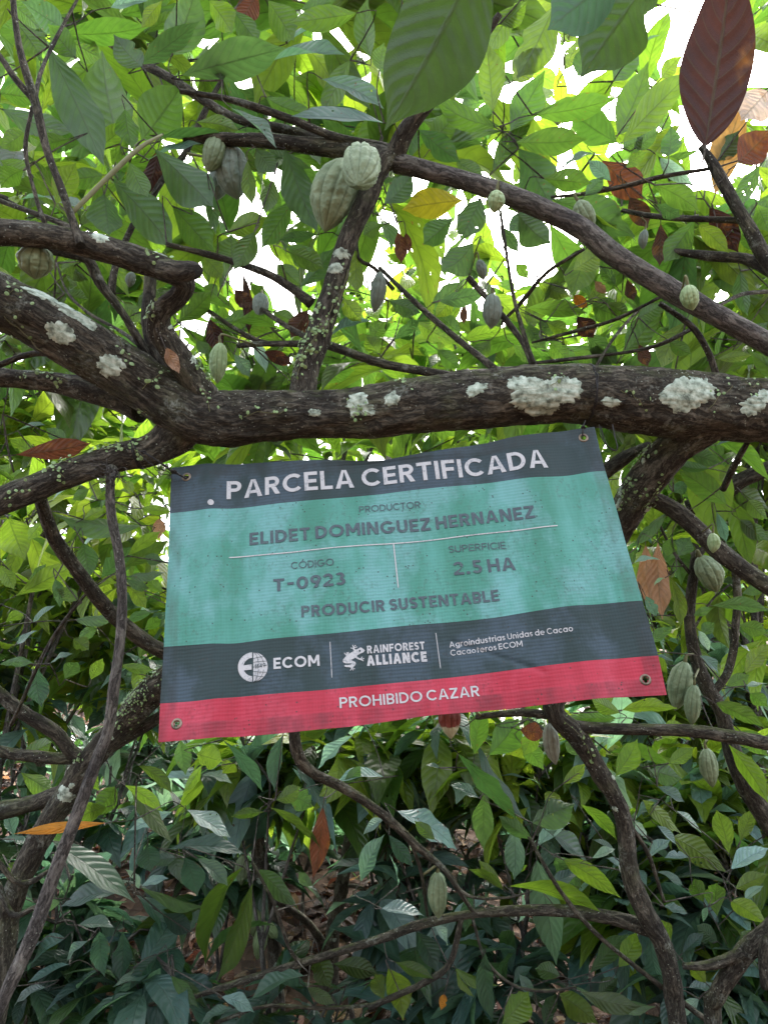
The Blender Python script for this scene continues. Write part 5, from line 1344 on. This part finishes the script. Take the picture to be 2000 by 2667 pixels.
for px, py, d, n in [(300, 1220, 2.7, 7), (370, 1290, 2.9, 7), (500, 1165, 3.0, 6), (590, 1185, 3.1, 6), (340, 1170, 3.2, 7), (430, 1250, 3.2, 6), (250, 1310, 2.6, 7), (150, 1230, 3.0, 7), (60, 1330, 2.8, 7), (330, 1400, 3.0, 7), (90, 1480, 3.0, 6), (260, 1500, 3.2, 6),
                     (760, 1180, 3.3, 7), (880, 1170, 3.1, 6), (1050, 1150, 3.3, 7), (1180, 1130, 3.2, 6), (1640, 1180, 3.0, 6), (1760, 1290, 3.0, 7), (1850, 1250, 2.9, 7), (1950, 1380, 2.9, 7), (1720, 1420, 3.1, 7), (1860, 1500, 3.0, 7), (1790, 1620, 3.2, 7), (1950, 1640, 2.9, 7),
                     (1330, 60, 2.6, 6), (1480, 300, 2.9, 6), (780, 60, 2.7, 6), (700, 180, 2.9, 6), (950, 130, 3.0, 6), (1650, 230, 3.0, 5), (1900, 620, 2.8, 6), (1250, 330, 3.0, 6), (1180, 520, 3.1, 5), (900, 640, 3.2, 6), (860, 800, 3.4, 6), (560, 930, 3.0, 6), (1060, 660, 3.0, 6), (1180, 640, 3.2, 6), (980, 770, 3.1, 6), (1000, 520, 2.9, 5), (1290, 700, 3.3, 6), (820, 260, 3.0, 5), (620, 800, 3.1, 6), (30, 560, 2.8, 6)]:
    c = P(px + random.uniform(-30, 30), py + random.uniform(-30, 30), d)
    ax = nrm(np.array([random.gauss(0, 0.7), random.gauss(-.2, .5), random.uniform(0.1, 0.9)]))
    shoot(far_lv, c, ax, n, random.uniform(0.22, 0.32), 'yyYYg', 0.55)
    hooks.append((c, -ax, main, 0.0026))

# ---------------------------------------------------------------- single leaves that stand out
def lone(tree, name, label, t, bx, by, tx, ty, w, c, d, mat='leaf', dd=0.0, roll=0.15, bow=0.04, fold=0.12, nv=24, nu=12, curl=0.0, wave=0.1, twist=0.0, stem=True, pe=None):
    (bx, by), (tx, ty) = tp(t, bx, by), tp(t, tx, ty)
    B, mdir, L, hw, top, _ = pixel_leaf(bx, by, tx, ty, w * TILE[t][2], c, d, dd, roll)
    hw = w * TILE[t][2] / 2 / F_PX * d
    lv, g = Leaves(), Geo()
    lv.pe = pe
    lv.add(B, mdir, L, hw, top, TINT[c], bow, fold, twist, curl, wave)
    lv.into(g, nv, nu)
    if stem:
        simple_tube(g, np.array([[*(B - mdir * 0.028 + ZUP * 0.004), 0.0016], [*(B - mdir * 0.01), 0.0014], [*(B + mdir * 0.004), 0.0012]]), 6, 0.006, 1)
    if d > 1.3:
        hooks.append((B - mdir * 0.026, -mdir, tree, 0.0015))
    o = g.build(name, [M[mat], M['twigbark']], tree)
    o['label'] = label
    return o
# close overhead
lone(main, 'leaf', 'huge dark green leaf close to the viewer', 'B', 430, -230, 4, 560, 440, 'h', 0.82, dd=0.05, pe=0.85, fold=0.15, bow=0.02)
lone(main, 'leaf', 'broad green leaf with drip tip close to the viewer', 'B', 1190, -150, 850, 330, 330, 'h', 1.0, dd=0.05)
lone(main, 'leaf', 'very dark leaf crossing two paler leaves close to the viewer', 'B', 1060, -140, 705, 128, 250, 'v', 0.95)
# withered ones
lone(main, 'dead_leaf', 'large rust brown leaf with yellow streaks', 'B', 1388, 632, 1510, -260, 300, 'b', 1.15, 'dead', wave=0.05, pe=0.80)
lone(main, 'dead_leaf', 'curled orange brown leaf', 'B', 1530, 700, 1680, 555, 150, 'r', 1.6, 'dead', bow=0.12)
lone(main, 'dead_leaf', 'pale cream leaf lit through', 'B', 1430, 840, 1555, 430, 140, 'c', 1.9, 'dead')
lone(main, 'dead_leaf', 'wrinkled whitish leaf', 'B', 1659, 390, 1540, 520, 170, 'w', 1.85, 'dead', wave=0.25)
lone(main, 'dead_leaf', 'folded rust leaf behind a twig', 'B', 940, 690, 1120, 860, 140, 'r', 2.1, 'dead', fold=0.5)
lone(main, 'dead_leaf', 'shrivelled brown leaf', 'B', 1195, 960, 1190, 1150, 75, 'n', 2.0, 'dead', wave=0.4, twist=1.2)
lone(main, 'dead_leaf', 'shrivelled grey brown leaf', 'B', 1060, 850, 1140, 985, 90, 'n', 2.05, 'dead', wave=0.4, twist=1.0)
lone(main, 'dead_leaf', 'dark brown drooping leaf', 'B', 1405, 895, 1532, 1092, 110, 'b', 1.9, 'dead')
lone(low_right if False else main, 'dead_leaf', 'rust leaf resting behind the lower limb', 'E', 105, 235, 660, 150, 150, 'r', 1.72, 'dead', fold=0.3)
lone(main, 'dead_leaf', 'dark red brown leaf', 'D', 835, 535, 905, 630, 88, 'b', 2.0, 'dead')
lone(main, 'dead_leaf', 'small shrivelled brown leaf', 'D', 1100, 655, 1140, 755, 56, 'n', 1.9, 'dead', twist=0.8)
lone(main, 'dead_leaf', 'hanging rust leaf', 'C', 905, 545, 940, 695, 78, 'b', 1.95, 'dead', fold=0.4)
lone(main, 'dead_leaf', 'crumpled brown leaf', 'C', 1010, 420, 1085, 500, 70, 'n', 1.95, 'dead', wave=0.4, twist=0.9)
lone(main, 'dead_leaf', 'narrow brown leaf', 'C', 1140, 690, 1265, 745, 60, 'b', 1.95, 'dead', twist=0.6)
lone(main, 'dead_leaf', 'dry pinkish leaf caught in the fork', 'C', 715, 670, 775, 785, 60, 't', 1.5, 'dead', wave=0.5, twist=1.4)
lone(main, 'dead_leaf', 'grey brown leaf stuck to the upright branch', 'C', 1330, 510, 1255, 630, 90, 'n', 1.78, 'dead', wave=0.4)
lone(main, 'dead_leaf', 'reddish leaf lit through', 'A', 1110, -30, 1035, 95, 100, 'r', 1.9, 'dead')
lone(main, 'dead_leaf', 'brown leaf among twigs', 'A', 680, 650, 620, 850, 80, 'b', 1.95, 'dead', wave=0.3, twist=.8)
lone(right_tree, 'dead_leaf', 'limp tan leaf with drip tip', 'F', 590, 860, 622, 1420, 170, 't', 2.4, 'dead', wave=0.25, fold=0.3)
lone(right_tree, 'dead_leaf', 'limp tan leaf', 'F', 500, 880, 540, 1360, 150, 't', 2.45, 'dead', wave=0.25, fold=0.4)
lone(main, 'dead_leaf', 'small pinkish brown leaf beside the banner edge', 'E', 1150, 690, 1140, 845, 92, 't', 2.3, 'dead')
lone(moss_tree, 'dead_leaf', 'yellow orange leaf seen edge on', 'G', 460, 488, 58, 535, 46, 'q', 1.9, 'dead', fold=0.3, bow=0.05)
lone(main, 'dead_leaf', 'brown leaf hanging by its stalk', 'G', 1395, 420, 1350, 735, 84, 'r', 2.3, 'dead', wave=0.3, twist=0.9)
lone(main, 'dead_leaf', 'red brown leaf by the black knot', 'H', 588, 85, 700, 105, 80, 'r', 2.2, 'dead')
lone(main, 'dead_leaf', 'small yellow leaf on a bare twig', 'H', 262, 1228, 245, 1300, 36, 'q', 2.2, 'dead')
for k, (x0, y0, x1, y1, c) in enumerate([(430, 1175, 440, 1270, 't'), (470, 1200, 490, 1345, 't')]):
    lone(moss_tree, 'dead_leaf', ('crumpled tan leaf', 'longer crumpled tan leaf')[k], 'G', x0, y0, x1, y1, 62, c, 2.5, 'dead', wave=0.5, twist=1.0)
for (t, x0, y0, x1, y1, w, c) in [('D', 60, 170, 75, 310, 60, 'r'), ('D', 95, 175, 110, 260, 40, 'r'), ('D', 910, 385, 960, 440, 40, 't'), ('D', 820, 445, 880, 500, 50, 'q'), ('B', 640, 655, 690, 665, 30, 'r'), ('D', 1050, 375, 1080, 470, 50, 'n'), ('D', 350, 480, 345, 570, 36, 'n'), ('C', 1050, 350, 1075, 620, 50, 'b'), ('H', 1100, 540, 1040, 520, 40, 'w')]:
    lone(main, 'dead_leaf', 'small withered leaf', t, x0, y0, x1, y1, w, c, 2.1, 'dead', wave=0.3, twist=0.7)

# ---------------------------------------------------------------- twigs that join every leaf or shoot to the branches
tw = {}
pts = np.vstack([c[::4] for c, r, o in SKEL if not o.name.startswith('dead_stick')])
own = [o for c, r, o in SKEL if not o.name.startswith('dead_stick') for _ in c[::4]]
order = sorted(hooks, key=lambda h: float(np.min(np.linalg.norm(pts - h[0], axis=1))))
node_p, node_o = [p for p in pts], list(own)
arr = np.zeros((len(node_p) + len(order), 3)); arr[:len(node_p)] = pts; n_arr = len(node_p)
for B, bk, o, r in order:
    dist = np.linalg.norm(arr[:n_arr] - B, axis=1)
    k = int(np.argmin(dist)); q = float(dist[k])
    g = tw.setdefault(o, Geo())
    if q > 0.95:
        e = B + bk * 0.3 - ZUP * 0.05
        rowsT = np.array([[*B, r * 0.7], [*(B + bk * 0.12), r], [*e, r * 1.2]])
    else:
        tgt = arr[k]
        m1 = B + bk * min(0.05, q * 0.35)
        m2 = (m1 + tgt) / 2 + np.array([random.gauss(0, .06), random.gauss(0, .06), random.uniform(-.03, .06)]) * q * 0.4
        rowsT = np.array([[*B, r * 0.75], [*m1, r * 0.85], [*m2, r], [*tgt, r * 1.35]])
    simple_tube(g, rowsT, 5, 0.03, 1)
    arr[n_arr] = B; n_arr += 1

# crowns
for o in {**{k: 0 for k in crown_lv}, **{k: 0 for k in tw}}:
    g = tw.get(o, Geo())
    if o in crown_lv:
        crown_lv[o].into(g, 14, 8)
    if o is main:
        far_lv.into(g, 10, 6)
    g.build('crown', [M['leaf'], M['twigbark']], o)

# ---------------------------------------------------------------- the cacao grove up the slope behind
def grove_tree(label, px, py, d, rx, ry, n, cls, L=0.25, n_leaf=(5, 8), name='cacao_tree', cat='tree', group='cacao trees on the slope behind', masked=True, trunk_r=0.035, droop=0.5, thin=False, shape=0.55):
    c = P(px, py, d); RX, RY = rx / F_PX * d, ry / F_PX * d
    bx, by = c[0] + random.uniform(-.2, .2), c[1] + random.uniform(-.1, .2)
    gz = float(ground_h(bx, by))
    c[2] = max(c[2], gz + RY * 0.6)
    o = thing(name, label, cat, (bx, by, gz), group)
    fork = np.array([bx, by, gz]) * 0.45 + np.array([c[0], c[1], c[2] - RY * 0.3]) * 0.55
    t1 = Tube(np.array([[bx, by, gz - 0.1, trunk_r * 1.3], [bx + random.uniform(-.06, .06), by, gz * .6 + fork[2] * .4, trunk_r], [*fork, trunk_r * 0.85]]), 0.05, 10, 0.6, random.random() * 50)
    V, F, F3, uv = t1.mesh()
    mesh_obj('trunk', V, [F, F3], M['palebark' if not thin else 'twigbark'], o, uv)
    g, lv = Geo(), Leaves()
    ends = []
    for k in range(5 if not thin else 3):
        a = k * 2.4 + random.random()
        e = c + np.array([math.cos(a) * RX * 0.6, math.sin(a) * RX * 0.5, RY * random.uniform(0.0, 0.7)])
        m = (fork + e) / 2 + np.array([0, 0, RY * 0.15])
        simple_tube(g, np.array([[*fork, trunk_r * .7], [*m, trunk_r * .45], [*e, trunk_r * .2]]), 7, 0.1, 1)
        ends += [m, e, (m + e) / 2, (fork + m) / 2]
    ends = np.array(ends)
    ok = clear_of_sky if masked else None
    for _ in range(n):
        v = nrm(np.array([random.gauss(0, 1) for _ in range(3)])) * random.uniform(shape, 1.0)
        p = c + v * np.array([RX, RX * 0.75, RY])
        if p[2] < float(ground_h(p[0], p[1])) + 0.15 or (ok and not ok(p)):
            continue
        k = int(np.argmin(np.linalg.norm(ends - p, axis=1)))
        ax = nrm(p - ends[k] + ZUP * 0.15)
        if masked is False or ok((p + ends[k]) / 2):
            simple_tube(g, np.array([[*ends[k], 0.006], [*((p + ends[k]) / 2 + np.array([0, 0, 0.05])), 0.0045], [*p, 0.003]]), 4, 0.15, 1)
        shoot(lv, p, ax, random.randint(*n_leaf), L * random.uniform(.85, 1.2), cls, droop, ok)
    lv.into(g, 7, 4)
    g.build('crown', [M['leaf'], M['twigbark']], o)
    return o

grove_tree('bright leafy cacao tree filling the gap between lower limb and dead stick', 120, 1300, 3.9, 430, 300, 80, 'yYYyg', trunk_r=0.02)
grove_tree('bushy cacao tree behind the fork of the thick limb', 250, 930, 5.0, 420, 300, 90, 'yyggo')
grove_tree('cacao tree showing between upright branch and crossing twigs', 850, 1000, 6.0, 420, 220, 90, 'yyygg')
grove_tree('cacao tree behind the crossing twigs above the white lichen', 1330, 960, 5.5, 430, 230, 90, 'yyggo')
grove_tree('leafy cacao tree behind the dark trunk and brown branch', 1870, 1150, 4.2, 380, 280, 90, 'yyggd')
grove_tree('cacao tree below the long smooth branch at the edge of the photo', 1930, 830, 4.6, 320, 240, 70, 'ygggo')
grove_tree('shaded cacao tree past the tan limp leaves', 1750, 1480, 5.2, 330, 220, 80, 'gygss')
grove_tree('cacao tree hidden for the most part by the banner', 900, 1560, 6.5, 480, 260, 80, 'ggdsy')
grove_tree('dusky cacao tree beneath the bright one left of the banner', 170, 1640, 4.8, 400, 190, 90, 'gYdsy', trunk_r=0.02)
grove_tree('small cacao tree low behind the slender bare stem', 1850, 1900, 3.9, 330, 200, 60, 'gyysS')
for a, (lab, px, py, d, rx, ry) in enumerate([('hazy round tree crown far off in the bright gap left of the narrow grey pod', 1010, 745, 17, 105, 120), ('far grove tree showing through the leaves under the knee-bent limb', 360, 850, 14, 260, 170),
                                             ('far grove tree seen just over the white lichen blotches', 1480, 850, 15, 300, 110), ('far dark grove tree under the low end of the long smooth branch', 1930, 930, 13, 200, 130),
                                             ('far grove tree seen below the lower limb', 60, 1180, 12, 300, 170), ('far grove tree seen past the right edge of the banner', 1800, 1340, 11, 260, 220), ('far grove tree behind the bottom of the banner', 900, 1500, 12, 520, 200), ('far grove tree left of the banner hem', 250, 1560, 11, 300, 180)]):
    grove_tree(lab, px, py, d, rx, ry, 110, 'gyyd', 0.24, (6, 9), masked=(py < 1000), trunk_r=0.08)

# low young plants on the slope
LOW = [('bright young cacao plant on the slope left of the banner below the diagonal branch', 150, 1560, 4.4, 330, 200, 46, 'YyYgs'), ('bright young cacao plant in the gap between dead stick and banner', 380, 1680, 4.0, 200, 200, 36, 'YygsS'), ('young cacao plant at the left edge above the mossy fork', 0, 1780, 3.6, 240, 180, 34, 'yYgs'),
       ('bright young cacao plant on the slope behind the broad pale pod', 1830, 1560, 4.2, 320, 220, 46, 'YyYgS'), ('bright young cacao plant behind the long pale pod pair', 1760, 1780, 3.8, 280, 170, 40, 'YygsS'), ('leafy young cacao plant just behind the red band of the banner', 700, 1960, 3.1, 260, 120, 34, 'gYsSo'), ('leafy young cacao plant under the middle of the red band', 1050, 1930, 3.2, 260, 110, 34, 'YgsSo'),
       ('leafy young cacao plant behind the trunk under the banner corner', 1380, 1960, 3.1, 280, 150, 40, 'YYygS'), ('bright young cacao plant at the right edge under the horizontal branch', 1930, 2080, 2.9, 240, 170, 36, 'YyYgS'), ('pale leaved young plant below the horizontal branch', 1650, 2280, 2.8, 200, 150, 28, 'SSYgs'),
       ('dark glossy young cacao plant at the foot of the dead stick', 150, 2420, 2.7, 230, 200, 34, 'vsvsd'), ('glossy young cacao plant beneath the long dangling leaves', 420, 2560, 2.5, 220, 130, 28, 'ssvsd'), ('dark young cacao plant by the left trunk base', 60, 2180, 3.4, 220, 160, 34, 'vsdv'),
       ('pale leaved young plant under the banner hem', 480, 2080, 3.7, 240, 130, 40, 'sSsdv'), ('young cacao plant in front of the spotted trunk', 600, 2250, 3.3, 160, 120, 22, 'vvsd'), ('young cacao plant between the two spotted trunks', 800, 2120, 4.4, 200, 120, 30, 'svds'),
       ('bluish young cacao plant past the hanging brown leaf', 1010, 2050, 3.6, 220, 140, 34, 'sSvd'), ('shaded young cacao plant under the maroon pod', 1150, 2000, 4.2, 240, 120, 40, 'dvsg'), ('young cacao plant below the pale pod with brown tip', 1130, 2330, 3.1, 180, 150, 26, 'svSv'),
       ('young cacao plant at the bottom beside the lower branch', 1230, 2560, 2.7, 240, 130, 28, 'svsd'), ('lush young cacao plant behind the lower trunk', 1520, 2150, 3.2, 260, 160, 44, 'sgSdy'), ('young cacao plant spreading behind the forked stem', 1820, 2330, 2.8, 260, 200, 44, 'sSgyd'),
       ('low young cacao plant under the forking stem at the corner', 1850, 2560, 2.5, 200, 140, 30, 'svgs'), ('young plant half hidden behind the slender bare stem', 1720, 2020, 4.4, 300, 140, 50, 'gsSd'), ('young plant far up the slope under the banner middle', 1000, 1960, 6.0, 380, 120, 60, 'dvsS'),
       ('young plant far up the slope behind the mossy trunk', 350, 1960, 5.2, 380, 120, 60, 'dvss'), ('young plant far up the slope behind the bare horizontal branch', 1600, 1900, 6.0, 420, 140, 60, 'dgsS'), ('young cacao plant at the very bottom between the branches', 800, 2620, 2.6, 200, 90, 16, 'sdvs')]
for lab, px, py, d, rx, ry, n, cls in LOW:
    grove_tree(lab, px, py, d, rx, ry, int(n * (0.62 if py > 1960 and px < 1400 else 0.85)), cls.replace('v', 's', 1), 0.28, (5, 8), 'young_cacao_plant', 'young plant', 'young cacao plants on the slope', False, 0.011, 0.55, True, 0.3)
